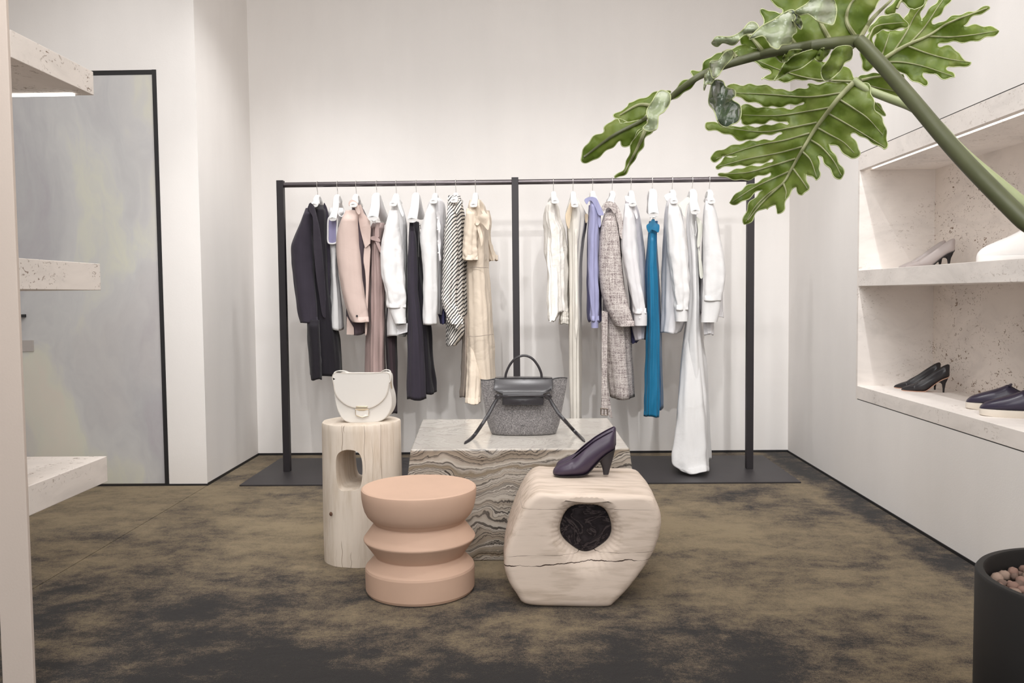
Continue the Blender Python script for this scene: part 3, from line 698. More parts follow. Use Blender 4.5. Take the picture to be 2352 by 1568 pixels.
# 3 dusty pink blazer
hanger(818, 'white hanger holding the dusty pink blazer', 447, (812, 470), (826, 472))
g = garment('blazer', 'dusty pink blazer with dark lining and one cuff button, left half of the rail', 'blazer', 818)
body(g, 'body', [(262, 548, 604), (330, 540, 640), (430, 520, 668), (560, 512, 668), (700, 508, 660), (900, 508, 655), (1120, 512, 643)], Z1, fab('blazer_lining', (86, 74, 80)), seed=3, ry=.15)
build(plate([(598, 258), (606, 262), (628, 318), (652, 352), (666, 372), (672, 420), (668, 520), (640, 546), (633, 546), (618, 490), (603, 430), (592, 370), (585, 330), (578, 300)], Z1, RY-.165, .006, tilt=-.001), 'lapel', PINK, g)
build(plate([(634, 540), (668, 538), (666, 640), (660, 760), (654, 900), (650, 1000), (645, 1118), (634, 1118), (636, 960), (640, 800), (634, 700), (624, 640), (626, 580)], Z1, RY-.16, .006, sm=30), 'front_panel', PINK, g)
build(plate([(512, 1005), (558, 1080), (560, 1128), (512, 1126)], Z1, RY-.16, .006), 'back_panel', PINK, g)
sleeve(g, [(300, 505, 585), (360, 475, 585), (430, 452, 588), (500, 443, 592), (580, 443, 600), (680, 452, 610), (780, 468, 620), (880, 488, 635), (960, 510, 650), (1010, 530, 658), (1045, 550, 662)], Z1, PINK, folds=.005)
build(plate([(525, 245), (545, 228), (575, 240), (592, 275), (602, 318), (585, 322), (560, 275), (540, 262), (526, 268)], Z1, RY-.2, .012, sm=36), 'collar', PINK, g)
build(btn(MB(), *Z1(580, 1003), RY-.228, .006), 'button', BEDGE, g, angle=30)
# 4 mauve trousers
hanger(865, 'white clip hanger holding the mauve satin trousers', 446, (857, 498), (884, 506), ((859, 506), (878, 514)), endr=.03)
g = garment('trousers', 'mauve satin trousers with a knotted tie belt, beside the pink blazer', 'trousers', 865, 512)
body(g, 'body', [(385, 684, 764), (430, 672, 762), (500, 668, 752), (600, 664, 746), (750, 658, 764), (900, 650, 772), (1100, 644, 772), (1360, 638, 766), (1560, 640, 768)], Z1, MAUVE, seed=4, folds=.012, kf=(6, 10, 15), ry=.14, fold0=.5)
kb = MB(); plate([(668, 478), (700, 470), (728, 488), (734, 508), (700, 502), (672, 492)], Z1, RY-.17, .012, sm=30, mb=kb); plate([(700, 495), (722, 500), (742, 560), (735, 580), (712, 530)], Z1, RY-.165, .006, sm=24, mb=kb); plate([(705, 400), (722, 398), (728, 470), (716, 478), (700, 470)], Z1, RY-.16, .01, sm=24, mb=kb)
build(kb, 'tie_belt', MAUVE, g)
# 5 aubergine trousers + white shirt
hanger(910, 'white hanger holding the white shirt with the aubergine trousers under it', 446, (903, 468), (916, 466))
g = garment('trousers', 'dark aubergine trousers hanging below the white shirt behind the cream bag', 'trousers', 905, 560)
body(g, 'body', [(520, 790, 860), (700, 785, 862), (1000, 775, 862), (1150, 770, 848), (1400, 786, 850), (1640, 800, 850)], Z1, AUB, yc=RY+.03, seed=6, ry=.1)
g = garment('shirt', 'white long sleeved shirt with a pointed collar, left of the navy trousers', 'shirt', 910)
body(g, 'body', [(200, 826, 862), (260, 815, 880), (350, 800, 905), (450, 792, 915), (600, 790, 918), (800, 785, 918), (1000, 778, 918), (1132, 776, 916)], Z1, WH, seed=7, ry=.14)
sleeve(g, [(300, 795, 850), (400, 766, 862), (500, 745, 876), (560, 738, 884), (640, 734, 892), (740, 742, 900), (840, 768, 906), (900, 776, 910), (950, 780, 908)], Z1, WH, [(925, 786, 908), (990, 805, 905), (1052, 828, 910)], folds=.010)
build(plate([(822, 205), (835, 190), (850, 200), (880, 290), (892, 322), (885, 340), (866, 305), (845, 250), (828, 225)], Z1, RY-.16, .006, sm=36), 'collar', WH, g)
build(plate([(845, 1070), (918, 1050), (916, 1110), (850, 1128)], Z1, RY-.158, .004, wav=.02), 'hem_pleats', GREYW, g)
# 6 navy trousers
hanger(956, 'white clip hanger holding the dark navy trousers', 445, (947, 502), (966, 496), ((946, 505), (964, 519)), endr=.028)
g = garment('trousers', 'dark navy tailored trousers left of the pale grey blouse', 'trousers', 956, 510)
body(g, 'trouser_leg', [(352, 110, 168), (450, 106, 178), (560, 102, 184), (700, 104, 200), (900, 120, 236), (1050, 140, 246), (1250, 150, 260), (1402, 168, 276)], Z2, NAVYD, yc=RY+.03, seed=8, folds=.010)
body(g, 'trouser_leg', [(352, 110, 134), (450, 104, 150), (560, 99, 160), (700, 98, 164), (850, 98, 172), (1050, 97, 196), (1250, 96, 208), (1448, 95, 217)], Z2, NAVY, yc=RY-.12, ry=.06, seed=9, folds=.007)
build(plate([(110, 348), (133, 346), (134, 392), (110, 394)], Z2, RY-.188, .006), 'waistband', NAVYD, g)
build(MB().tube([atY(*Z2(172, 385), RY-.12), atY(*Z2(166, 480), RY-.13), atY(*Z2(167, 568), RY-.13)], .0022, 6), 'zip', CHROME, g)
# 7 white blouse with buttons
hanger(1000, 'white hanger holding the collarless pale blouse with a button placket', 445, (996, 462), (1012, 470))
g = garment('blouse', 'pale grey white collarless blouse with a frilled button placket, left of the striped one', 'blouse', 1000)
body(g, 'lining', [(300, 250, 330), (500, 250, 334), (800, 262, 336), (980, 300, 336)], Z2, LAVD, yc=RY+.05, ry=.08, seed=10)
body(g, 'body', [(205, 250, 300), (250, 225, 330), (350, 215, 336), (500, 215, 334), (700, 215, 320), (850, 220, 316), (925, 225, 312)], Z2, GREYW, seed=11, ry=.14, folds=.008)
sleeve(g, [(240, 232, 262), (300, 205, 275), (380, 184, 280), (450, 174, 282), (560, 184, 284), (660, 192, 285), (760, 192, 286), (880, 192, 284), (988, 193, 280)], Z2, WH, folds=.006)
build(plate([(278, 292), (290, 286), (298, 300), (296, 340), (303, 380), (298, 430), (304, 480), (300, 540), (306, 582), (294, 588), (290, 530), (284, 480), (288, 420), (280, 370), (284, 330)], Z2, RY-.2, .006, sm=60, wav=.02), 'frill', GREYW, g)
for k in range(4): build(btn(MB(), *Z2(283+k*2, 325+k*72), RY-.208, .004), 'button', WHITEH, g, angle=30)
# 8 striped blouse
hanger(1047, 'white hanger holding the black and white striped blouse', 444, (1043, 460), (1056, 462))
g = garment('blouse', 'black and white diagonally striped blouse beside the sand coloured jumpsuit', 'blouse', 1047)
body(g, 'body', [(190, 352, 424), (250, 345, 440), (350, 340, 456), (500, 335, 460), (700, 335, 462), (900, 340, 464), (1010, 336, 462), (1060, 335, 445), (1112, 336, 400)], Z2, STR, seed=12, ry=.15, folds=.012)
sleeve(g, [(250, 346, 385), (320, 334, 398), (400, 324, 404), (520, 318, 412), (640, 312, 412), (760, 306, 408), (840, 304, 404), (900, 322, 412), (950, 340, 430), (985, 356, 440)], Z2, STR, [(935, 350, 436), (975, 372, 442), (1014, 392, 412)], folds=.014)
build(plate([(350, 190), (368, 188), (378, 220), (395, 250), (420, 210), (430, 215), (432, 240), (412, 300), (396, 292), (372, 250), (352, 236)], Z2, RY-.19, .006, sm=36), 'collar', STR, g)
# 9 sand jumpsuit
hanger(1092, 'white hanger holding the sand coloured jumpsuit at the centre post', 444, (1088, 470), (1098, 464))
g = garment('jumpsuit', 'sand coloured wide leg jumpsuit with a tied neck and short sleeves near the centre post', 'jumpsuit', 1092)
body(g, 'lining', [(900, 440, 480), (1100, 436, 480), (1300, 428, 482), (1428, 422, 468)], Z2, BEIGED, yc=RY+.02, ry=.1, seed=13, m=40)
body(g, 'body', [(215, 482, 552), (260, 470, 580), (340, 462, 596), (450, 462, 598), (560, 464, 600), (630, 462, 600), (750, 462, 608), (900, 464, 620), (1060, 464, 632), (1200, 468, 640), (1338, 520, 640)], Z2, BEIGE, seed=14, ry=.15, folds=.010)
body(g, 'trouser_leg', [(1000, 462, 548), (1120, 466, 556), (1250, 462, 560), (1380, 458, 556), (1472, 454, 552)], Z2, BEIGE, yc=RY-.085, tilt=-.14, ry=.07, seed=15, m=40)
sleeve(g, [(270, 462, 520), (330, 452, 530), (400, 444, 534), (470, 438, 534), (540, 434, 534), (590, 446, 534)], Z2, BEIGE, folds=.012, far=False)
body(g, 'sleeve', [(280, 560, 606), (350, 570, 618), (430, 580, 610), (500, 590, 622), (560, 596, 645), (590, 600, 655)], Z2, BEIGE, yc=RY+.10, ry=.05, seed=16, folds=.008, m=40)
bw = MB()
for i_, pl in enumerate(([(520, 330), (500, 290), (470, 262), (462, 300), (466, 345), (500, 370)], [(530, 330), (560, 300), (590, 300), (606, 340), (598, 400), (560, 360)],
           [(515, 320), (540, 316), (548, 350), (530, 372), (514, 356)], [(520, 350), (500, 400), (488, 470), (480, 490), (472, 440), (490, 380)], [(535, 350), (560, 420), (566, 470), (556, 500), (545, 450), (528, 380)],
           [(545, 215), (565, 240), (575, 280), (600, 320), (612, 370), (590, 340), (560, 290), (545, 250)])):
    plate(pl, Z2, RY-.215+.004*i_, .006, sm=24, wav=.03, seed=i_, mb=bw)
build(bw, 'neck_bow', BEIGE, g)
build(MB().tube([atY(*Z2(u, v), RY-.168) for u, v in ((464, 632), (500, 628), (550, 634), (598, 632))], .002, 6), 'waist_seam', BEIGED, g)
build(MB().tube([atY(*Z2(u, v), RY-.185) for u, v in ((462, 1052), (500, 1062), (550, 1058), (630, 1046))], .0016, 6), 'knee_seam', BEIGED, g)
# 10 lace blouse
hanger(1271, 'white hanger holding the cream lace blouse right of the centre post', 441, (1275, 462), (1266, 462))
g = garment('blouse', 'very pale cream lace blouse hanging first to the right of the centre post', 'blouse', 1271)
body(g, 'body', [(215, 108, 146), (260, 82, 165), (330, 72, 172), (400, 82, 205), (500, 84, 212), (620, 92, 214), (760, 100, 218), (880, 118, 222)], Z3, LACE, seed=17, ry=.15, folds=.018, kf=(7, 13, 19))
body(g, 'sleeve', [(300, 96, 150), (430, 92, 156), (560, 90, 158), (660, 98, 165), (780, 98, 168), (880, 100, 165), (935, 108, 140)], Z3, LACE, yc=RY-.10, tilt=-.1, ry=.06, seed=18, folds=.012, m=40)
body(g, 'pleated_hem', [(860, 170, 225), (900, 172, 226), (948, 172, 227)], Z3, IVORY, yc=RY-.04, ry=.09, kf=(18, 27), folds=.01, seed=19, m=20)
# 11 ivory dress
hanger(1316, 'white hanger holding the long ivory dress', 441, (1320, 470), (1314, 462))
g = garment('dress', 'long narrow ivory dress with a sash, left of the lavender blouse', 'dress', 1316)
body(g, 'body', [(195, 236, 276), (240, 218, 305), (300, 206, 332), (380, 214, 326), (470, 220, 312), (600, 226, 298), (800, 228, 294), (960, 228, 296), (1200, 232, 297), (1560, 236, 299)], Z3, IVORY, seed=20, ry=.12, folds=.009, kf=(7, 12))
build(plate([(262, 380), (276, 380), (278, 700), (281, 960), (270, 1040), (262, 960), (263, 700)], Z3, RY-.145, .003, wav=.012), 'sash', IVORY, g)
build(plate([(206, 300), (216, 270), (240, 215), (244, 260), (234, 340), (228, 380), (212, 350)], Z3, RY-.13, .006, sm=30), 'neck_facing', fab('warm_facing', (214, 196, 170)), g)
build(plate([(322, 300), (334, 288), (342, 300), (338, 330), (328, 345)], Z3, RY-.08, .006, sm=20), 'shoulder_tie', fab('warm_facing', (214, 196, 170)), g)
# 12 lavender blouse
hanger(1361, 'white hanger holding the lavender satin blouse', 440, (1364, 456), (1356, 456))
g = garment('blouse', 'lavender satin blouse with a tied high collar', 'blouse', 1361)
body(g, 'body', [(240, 345, 405), (320, 340, 418), (500, 333, 420), (700, 332, 424), (900, 333, 424), (938, 345, 424)], Z3, LAVD, seed=21, ry=.12, folds=.006)
sleeve(g, [(200, 352, 388), (260, 348, 400), (310, 345, 408), (420, 338, 406), (560, 337, 405), (700, 340, 406), (850, 352, 406), (935, 356, 405)], Z3, LAV, [(925, 357, 405), (950, 358, 405), (974, 359, 405)], folds=.012, ry=.05)
cb = MB(); plate([(320, 205), (345, 190), (372, 188), (394, 200), (412, 235), (436, 290), (425, 298), (404, 296), (385, 250), (362, 212), (346, 215), (335, 232)], Z3, RY-.22, .012, sm=40, mb=cb); plate([(398, 290), (412, 300), (420, 350), (408, 372), (400, 330)], Z3, RY-.2, .008, sm=20, mb=cb)
build(cb, 'collar', LAV, g)
# 13 tweed coat
hanger(1406, 'white hanger holding the grey tweed coat', 440, (1402, 466), (1400, 462))
g = garment('coat', 'grey checked tweed coat with a hanging buckled belt', 'coat', 1406)
body(g, 'body', [(225, 455, 505), (280, 445, 535), (380, 432, 552), (480, 425, 548), (600, 425, 545), (800, 428, 570), (900, 428, 592), (1050, 428, 602), (1200, 445, 612), (1384, 470, 624)], Z3, TWEED, seed=22, ry=.16, folds=.008)
sleeve(g, [(285, 440, 500), (340, 424, 512), (420, 412, 526), (520, 406, 536), (620, 405, 545), (720, 412, 558), (800, 428, 576), (880, 458, 598), (930, 484, 612), (965, 506, 622)], Z3, TWEED, folds=.004, ry=.06)
build(plate([(425, 250), (440, 225), (470, 213), (500, 228), (506, 270), (498, 288), (480, 260), (458, 252), (442, 272), (432, 268)], Z3, RY-.225, .012, sm=40), 'collar', TWEED, g)
build(plate([(500, 232), (520, 250), (545, 300), (552, 350), (552, 400), (545, 440), (532, 420), (524, 360), (508, 300)], Z3, RY-.19, .008, sm=36), 'lapel', TWEED, g)
bl_ = build(plate([(424, 870), (460, 880), (456, 1150), (458, 1500), (420, 1496), (424, 1200)], Z3, RY-.2, .004, wav=.006), 'belt', TWEED, g)
bk = MB()
for a_, b_ in (((418, 1456), (418, 1496)), ((418, 1496), (459, 1500)), ((459, 1500), (459, 1460)), ((459, 1460), (418, 1456)), ((438, 1458), (438, 1498))):
    bk.tube([atY(*Z3(*a_), RY-.208), atY(*Z3(*b_), RY-.208)], .0026, 8)
build(bk, 'buckle', simple('pewter', lin((130, 118, 108)), .35, .6), bl_)
build(plate([(456, 1300), (470, 1384), (486, 1500), (488, 1515), (474, 1512), (456, 1490)], Z3, RY-.18, .006), 'belt_end', TWEED, g)
# 14 grey-white shirt
hanger(1449, 'white hanger holding the pale grey shirt beside the tweed coat', 439, (1453, 468), (1444, 462))
g = garment('shirt', 'pale grey long sleeved shirt between tweed coat and blue trousers', 'shirt', 1449)
body(g, 'lining', [(600, 590, 672), (850, 592, 690), (1000, 595, 680), (1062, 596, 634)], Z3, LAVD, yc=RY+.03, ry=.08, seed=23, m=40)
body(g, 'body', [(190, 570, 612), (260, 560, 640), (340, 556, 660), (480, 560, 680), (620, 575, 690), (800, 590, 694), (960, 600, 694), (1040, 618, 688)], Z3, fab('grey_cotton', (188, 184, 190), wr=.2), seed=24, ry=.14)
sleeve(g, [(230, 562, 602), (320, 550, 620), (400, 542, 630), (470, 538, 636), (560, 546, 646), (660, 566, 658), (760, 590, 670), (850, 608, 684), (890, 614, 690)], Z3, GREYW, [(880, 618, 694), (920, 618, 696), (960, 620, 695)], folds=.010)
build(plate([(562, 185), (580, 182), (608, 200), (622, 240), (640, 300), (632, 320), (612, 270), (592, 225), (570, 215)], Z3, RY-.18, .006, sm=30), 'collar', GREYW, g)
build(btn(MB(), *Z3(652, 912), RY-.228, .004), 'button', WHITEH, g, angle=30)
# 15 blue trousers
hanger(1498, 'white clip hanger holding the bright blue silk trousers', 437, (1501, 490), (1496, 484), ((1502, 500), (1496, 503)), endr=.03)
g = garment('trousers', 'bright blue silk trousers on the right half of the rail', 'trousers', 1498, 505)
body(g, 'body', [(272, 64, 108), (330, 60, 104), (420, 52, 106), (520, 42, 112), (560, 41, 114), (700, 52, 119), (850, 54, 124), (1000, 50, 128), (1178, 48, 133)], Z4, fab('deep_cerulean', (20, 84, 128), rough=.45), seed=25, ry=.14, folds=.006)
body(g, 'trouser_leg', [(290, 66, 100), (400, 58, 104), (520, 56, 106), (700, 58, 112), (900, 54, 116), (1080, 46, 117), (1218, 42, 116)], Z4, BLUE, yc=RY-.13, ry=.06, seed=26, folds=.010)
bb = MB(); plate([(54, 290), (72, 276), (80, 262), (92, 262), (98, 280), (116, 290), (112, 325), (96, 318), (76, 312), (66, 328), (56, 310)], Z4, RY-.2, .01, sm=36, mb=bb); build(bb, 'waistband', BLUE, g)
build(MB().tube([atY(*Z4(u, v), RY-.18) for u, v in ((104, 300), (100, 360), (92, 420), (86, 445))], .0022, 6), 'side_seam', fab('deep_cerulean', (20, 84, 128)), g)
# 16 white shirt
hanger(1544, 'white hanger holding the white shirt right of the blue trousers', 437, (1548, 462), (1538, 460))
g = garment('shirt', 'white long sleeved shirt right of the blue trousers', 'shirt', 1544)
body(g, 'body', [(160, 156, 186), (230, 142, 222), (330, 138, 236), (450, 130, 250), (600, 126, 254), (720, 124, 250), (812, 122, 216)], Z4, GREYW, seed=27, ry=.14, folds=.008)
sleeve(g, [(180, 160, 200), (250, 152, 222), (330, 150, 238), (420, 155, 250), (500, 165, 258), (580, 176, 262), (650, 186, 260), (705, 190, 254)], Z4, WH, [(698, 190, 252), (730, 191, 253), (758, 193, 253)], folds=.012)
build(plate([(140, 150), (152, 138), (182, 132), (186, 160), (165, 160), (152, 172)], Z4, RY-.19, .008, sm=24), 'collar', WH, g)
# 17 long white dress
hanger(1590, 'white hanger with its near end bare, holding the long white dress', 437, (1597, 484), (1584, 462), endr=.027)
g = garment('dress', 'full length white dress flaring towards the base plate, right half of the rail', 'dress', 1590)
body(g, 'body', [(165, 262, 290), (220, 252, 294), (300, 246, 300), (400, 252, 308), (520, 258, 312), (640, 258, 316), (760, 246, 318), (900, 226, 332), (1050, 212, 346), (1200, 200, 357), (1350, 186, 366), (1430, 180, 370)], Z4, WH, seed=28, ry=.13, folds=.012, kf=(4, 7, 11), hem=.012)
body(g, 'front_panel', [(600, 250, 300), (760, 240, 308), (900, 224, 320), (1050, 211, 333), (1200, 198, 344), (1350, 182, 354), (1440, 174, 357), (1482, 215, 358)], Z4, fab('dress_silk', (220, 219, 219), wr=.15, streak=.02), yc=RY-.06, tilt=-.16, ry=.09, seed=29, folds=.010, kf=(4, 7), hem=.008)
nb = MB(); plate([(206, 190), (222, 176), (256, 152), (262, 176), (246, 200), (240, 245), (230, 240), (222, 210)], Z4, RY-.15, .006, sm=30, mb=nb); build(nb, 'collar', SAGE, g)
nb = MB(); plate([(296, 252), (316, 268), (326, 296), (320, 350), (306, 400), (300, 380), (304, 310)], Z4, RY-.14, .008, sm=30, mb=nb); plate([(306, 400), (322, 470), (328, 540), (314, 545), (308, 480)], Z4, RY-.14, .006, sm=24, mb=nb); build(nb, 'shoulder_bow', SAGE, g)
build(MB().tube([atY(*Z4(u, v), RY-.155) for u, v in ((276, 240), (272, 280), (280, 330), (292, 344), (296, 320), (292, 270))], .0022, 8), 'shoulder_loop', WH, g)
# 18 last white shirt
hanger(1629, 'white hanger holding the last white shirt at the right end of the rail', 437, (1634, 462), (1624, 460))
g = garment('shirt', 'white shirt with a deep cuff hanging last at the right end of the rail', 'shirt', 1629)
body(g, 'body', [(160, 342, 366), (230, 330, 392), (330, 326, 410), (450, 322, 420), (600, 318, 424), (700, 316, 426), (738, 330, 430)], Z4, GREYW, seed=30, ry=.13, folds=.005)
body(g, 'shirt_tail', [(640, 326, 380), (740, 328, 380), (822, 332, 380)], Z4, GREYW, yc=RY-.1, ry=.05, seed=31, m=24, folds=.006)
sleeve(g, [(175, 340, 372), (240, 332, 392), (330, 328, 406), (430, 328, 426), (520, 328, 437), (600, 327, 428), (660, 326, 416)], Z4, WH, [(650, 325, 416), (710, 322, 408), (762, 319, 396)], folds=.006)

# ---------------------------------------------------------------- cream shoulder bag on the log
bg = thing('shoulder_bag', 'cream leather flap shoulder bag with a gold clasp on the log pedestal', 'handbag', (-.645, 3.24, lh))
BY = 3.19
def bagp(x, y, Y=BY): return atY(x, y, Y)
zb = bagp(833, 962).z; dz_ = lh+.001-zb
def bagq(Y):
    def f(x, y):
        p_ = atY(x, y, Y+(x-765)*.00028); p_.z += dz_; return p_
    return f
outl = smooth_out([(768, 852), (800, 850), (850, 850), (888, 850), (893, 880), (899, 905), (898, 930), (884, 952), (862, 961), (830, 963), (800, 961), (784, 950), (772, 925), (767, 890)], 90)
b_ = build(slab(outl, bagq(BY+.004), (0.05, 1, 0), .085, 9), 'body', CREAM, bg, bevel=.006, seg=3, angle=60)
flp = smooth_out([(766, 849), (800, 848), (850, 848), (892, 848), (892, 880), (884, 903), (866, 920), (845, 928), (815, 927), (790, 917), (772, 898), (766, 875)], 80)
fl_ = build(slab(flp, bagq(BY-.004), (0.05, 1, 0), .007, 9), 'flap', CREAM, bg, bevel=.0022, seg=2, angle=60)
build(MB().tube([bagq(BY-.0045)(x, y) for x, y in flp+flp[:1]], .0011, 6, cap=False), 'flap_edge', simple('cream_edge', lin((206, 198, 188)), .5), fl_)
build(slab([(817, 923.5), (844, 923.5), (842, 932), (836, 934), (825, 934), (819, 932)], bagq(BY-.009), (0, 1, 0), .005, 6), 'clasp', GOLD, bg, bevel=.001)
build(slab([(816, 931), (847, 931), (846.5, 944), (832, 948.5), (817, 944)], bagq(BY-.007), (0, 1, 0), .005, 6), 'clasp_tab', CREAM, bg, bevel=.001)
build(MB().tube([bagq(BY-.0085)(x, y) for x, y in [(816, 931), (847, 931), (846.5, 944), (832, 948.5), (817, 944), (816, 931)]], .0011, 6), 'clasp_trim', GOLD, bg)
gm = MB().tube([Vector(bagq(BY+.02)(x, y)) + Vector((0, .02, 0)) for x, y in [(893, 862), (896, 885)]], .006, 8, flat=.4); build(gm, 'side_buckle', GOLD, bg)
st = []
for x, y, Y in [(768, 856, .0), (768, 848, .01), (775, 843, .03), (790, 843, .06), (805, 848, .1), (820, 853, .12), (850, 853, .12), (870, 849, .1), (880, 842, .07), (888, 840, .05), (896, 843, .04), (898, 856, .03), (895, 870, .02)]:
    p_ = atY(x, y, BY+.01+Y); p_.z += dz_; st.append(tuple(p_))
build(MB().tube(cm(st, 50), .0021, 10, flat=3.2, up=(0, 1, 0)), 'strap', CREAM, bg)

# ---------------------------------------------------------------- grey felt handbag on the marble
hb = thing('handbag', 'grey felt and black leather handbag with flared wings and trailing ties on the marble table', 'handbag', (0, 3.55, TZ))
Zb = lambda u, v: (1040+u/6.0294, 800+v/6.0294)
HY = atZ(*Zb(1000, 1215), TZ).y
def fb(Y, k=0.0): return lambda u, v: atY(*Zb(u, v), HY+Y)
zlift = TZ+.0015-atY(*Zb(1000, 1212), HY).z
# body: lofted trapeze, narrow in depth at the top, full at the base, wings folded flat outwards
rows_ = [(448, 385, 1585, .012), (490, 388, 1580, .016), (600, 402, 1566, .028), (750, 424, 1540, .044), (900, 448, 1512, .058), (1000, 466, 1494, .066), (1080, 486, 1476, .07), (1150, 512, 1452, .07), (1195, 530, 1438, .067), (1212, 545, 1425, .06)]
rings_ = []
for (v, a, b2, dd) in cm([tuple(r) for r in rows_], 40):
    cA, cB = atY(*Zb(a, v), HY+.07), atY(*Zb(b2, v), HY+.07); z = atY(*Zb(1000, v), HY+.0).z+zlift
    z = max(z, TZ+.0012); ring = []; hw = (cB.x-cA.x)/2; cx_ = (cA.x+cB.x)/2
    for k in range(96):
        p_ = 2*PI*k/96; c, s = math.cos(p_), math.sin(p_)
        xx = math.copysign(abs(c)**.72, c); yy = math.copysign(abs(s)**(.8), s)
        pinch = 1-.55*max(0, (abs(xx)-.70)/.30)
        topn = max(0, 1-(v-448)/500)
        pinch2 = 1-(1-pinch)*(.35+.65*topn)
        dip = -.012*(1-min(1, (abs(xx)/.66)**4))*max(0, 1-(v-448)/60) + .004*max(0, 1-(v-448)/60)*math.sin(xx*9)
        crease = .007*math.exp(-((abs(xx)-.66)/.05)**2)*(1-topn)
        ring.append((cx_+hw*xx, HY+.072+(dd*pinch2-crease)*yy, z+dip))
    rings_.append(ring)
build(MB().rings(rings_), 'body', FELT, hb, angle=80)
build(MB().tube([(x, y, z+.0008) for x, y, z in rings_[0]+rings_[0][:1]], .0016, 6, cap=False), 'top_edge', BEDGE, hb)
def hp_(Y, cur=0.0):
    def f(x, y):
        u = (x-1040)*6.0294; p_ = atY(x, y, HY+Y+cur*((u-980)/420)**2); p_.z += zlift; return p_
    return f
def outl_b(pts): return [Zb(u, v) for u, v in pts]
flo = outl_b([(583, 412), (700, 418), (980, 414), (1280, 418), (1376, 412), (1380, 480), (1378, 575), (1255, 630), (1252, 650), (1252, 690), (690, 690), (690, 630), (566, 568), (580, 480)])
fl = build(slab(flo, lambda x, y: hp_(-.002+.044*max(0, (640-(y-800)*6.0294)/228)**1.5, .004)(x, y), (0, 1, 0), .005, 7), 'flap', BLEATH, hb, bevel=.001, angle=50)
build(MB().tube([Vector(hp_(-.0035+.044*max(0, (640-(y-800)*6.0294)/228)**1.5, .004)(x, y)) for x, y in flo+flo[:1]], .0013, 6, cap=False), 'flap_edge', BEDGE, fl)
build(slab(outl_b([(583, 412), (700, 404), (980, 402), (1280, 404), (1376, 412), (1376, 424), (980, 430), (583, 424)]), hp_(.046), (0, 1, 0), .05, 7), 'flap_top', BLEATH, hb, bevel=.002)
pkt = outl_b([(690, 690), (1258, 688), (1252, 784), (1000, 778), (690, 782)])
pk = build(slab(pkt, hp_(-.010, .004), (0, 1, 0), .006, 7), 'flap_tongue', BLEATH, hb, bevel=.001)
build(MB().tube([Vector(hp_(-.0115, .004)(x, y)) for x, y in pkt+pkt[:1]], .0013, 6, cap=False), 'tongue_edge', BEDGE, pk)
bp = [Vector(hp_(Y)(*Zb(u, v))) for u, v, Y in ((668, 672, -.004), (700, 668, -.012), (800, 662, -.014), (980, 656, -.015), (1160, 656, -.014), (1250, 660, -.012), (1290, 664, -.004))]
build(MB().tube(bp, .0038, 12, flat=.0+.4, up=(0, 1, 0)), 'belt_strap', BLEATH, hb)
# tube flat ribbon: width lies across the tie
def ribbon(pts, w, th, mb=None):
    mb = mb or MB(); P = [Vector(q) for q in cm([tuple(p_) for p_ in pts], 30)]; rs = []
    for i, p_ in enumerate(P):
        t = (P[min(i+1, 29)]-P[max(i-1, 0)]).normalized(); a = t.cross(Vector((0, -1, 0.15))).normalized(); b = t.cross(a)
        ww = w*(1 if i < 28 else (.75 if i == 28 else .3))
        rs.append([p_+a*(ww*math.cos(2*PI*k/12))+b*(th*math.sin(2*PI*k/12)) for k in range(12)])
    return mb.rings(rs)
def tiept(u, v, Y): p_ = Vector(hp_(Y)(*Zb(u, v))); return p_
def onTable(u, v, h=.003): return atZ(*Zb(u, v), TZ+h)
t1 = [tiept(620, 690, -.016), tiept(560, 790, -.02), tiept(490, 920, -.03), tiept(400, 1060, -.045), onTable(300, 1200, .012), onTable(215, 1280, .004), onTable(160, 1318, .003)]
t2 = [tiept(1335, 690, -.016), tiept(1400, 800, -.02), tiept(1480, 920, -.03), tiept(1560, 1010, -.04), onTable(1680, 1140, .015), onTable(1760, 1220, .005), onTable(1828, 1292, .003)]
build(ribbon(t1, .0072, .0018), 'tie', BLEATH, hb); build(ribbon(t2, .0072, .0018), 'tie', BLEATH, hb)
for (u, v) in ((628, 672), (1325, 672)):
    k = MB(); c = tiept(u, v, -.018); s_ = 1 if u < 900 else -1
    k.tube([c+Vector((s_*.008*math.cos(a)*1.2, -.003*math.sin(a), .007*math.sin(a))) for a in [x*.6 for x in range(11)]], .0058, 8)
    k.tube([c+Vector((-.006*s_, 0, -.006)), c+Vector((.008*s_, -.003, .006))], .0062, 8)
    build(k, 'knot', BLEATH, hb)
hd = [tiept(u, v, .05) for u, v in ((728, 412), (740, 340), (790, 230), (870, 140), (985, 100), (1090, 135), (1170, 225), (1220, 330), (1232, 412))]
build(MB().tube(cm([tuple(p_) for p_ in hd], 50), .0052, 12), 'handle', BLEATH, hb)
# stamped lettering
def lettering(txt, size, c, parent, mat):
    cu = bpy.data.curves.new('lettering', 'FONT'); cu.body = txt; cu.size = size; cu.align_x = 'CENTER'; cu.extrude = .0003; cu.space_character = 1.25
    o = bpy.data.objects.new('lettering', cu); COL.objects.link(o); bpy.context.view_layer.update()
    me = bpy.data.meshes.new_from_object(o.evaluated_get(bpy.context.evaluated_depsgraph_get())); bpy.data.objects.remove(o)
    me.materials.clear(); me.materials.append(mat); q = bpy.data.objects.new('stamped_lettering', me); COL.objects.link(q); q.parent = parent
    q.location = Vector(c)-wloc(parent); q.rotation_euler = (R(90), 0, 0); return q
ic = tiept(980, 1072, 0); lettering('CÉLINE', .0050, (ic.x, HY+.001, ic.z), hb, BEDGE); lettering('PARIS', .0026, (ic.x, HY+.001, ic.z-.0042), hb, BEDGE)
FRONTY = min(p_[1] for p_ in rings_[28])
for o in [c for c in hb.children if c.name.startswith('stamped')]: o.location.y = (FRONTY-.0012)-hb.location.y

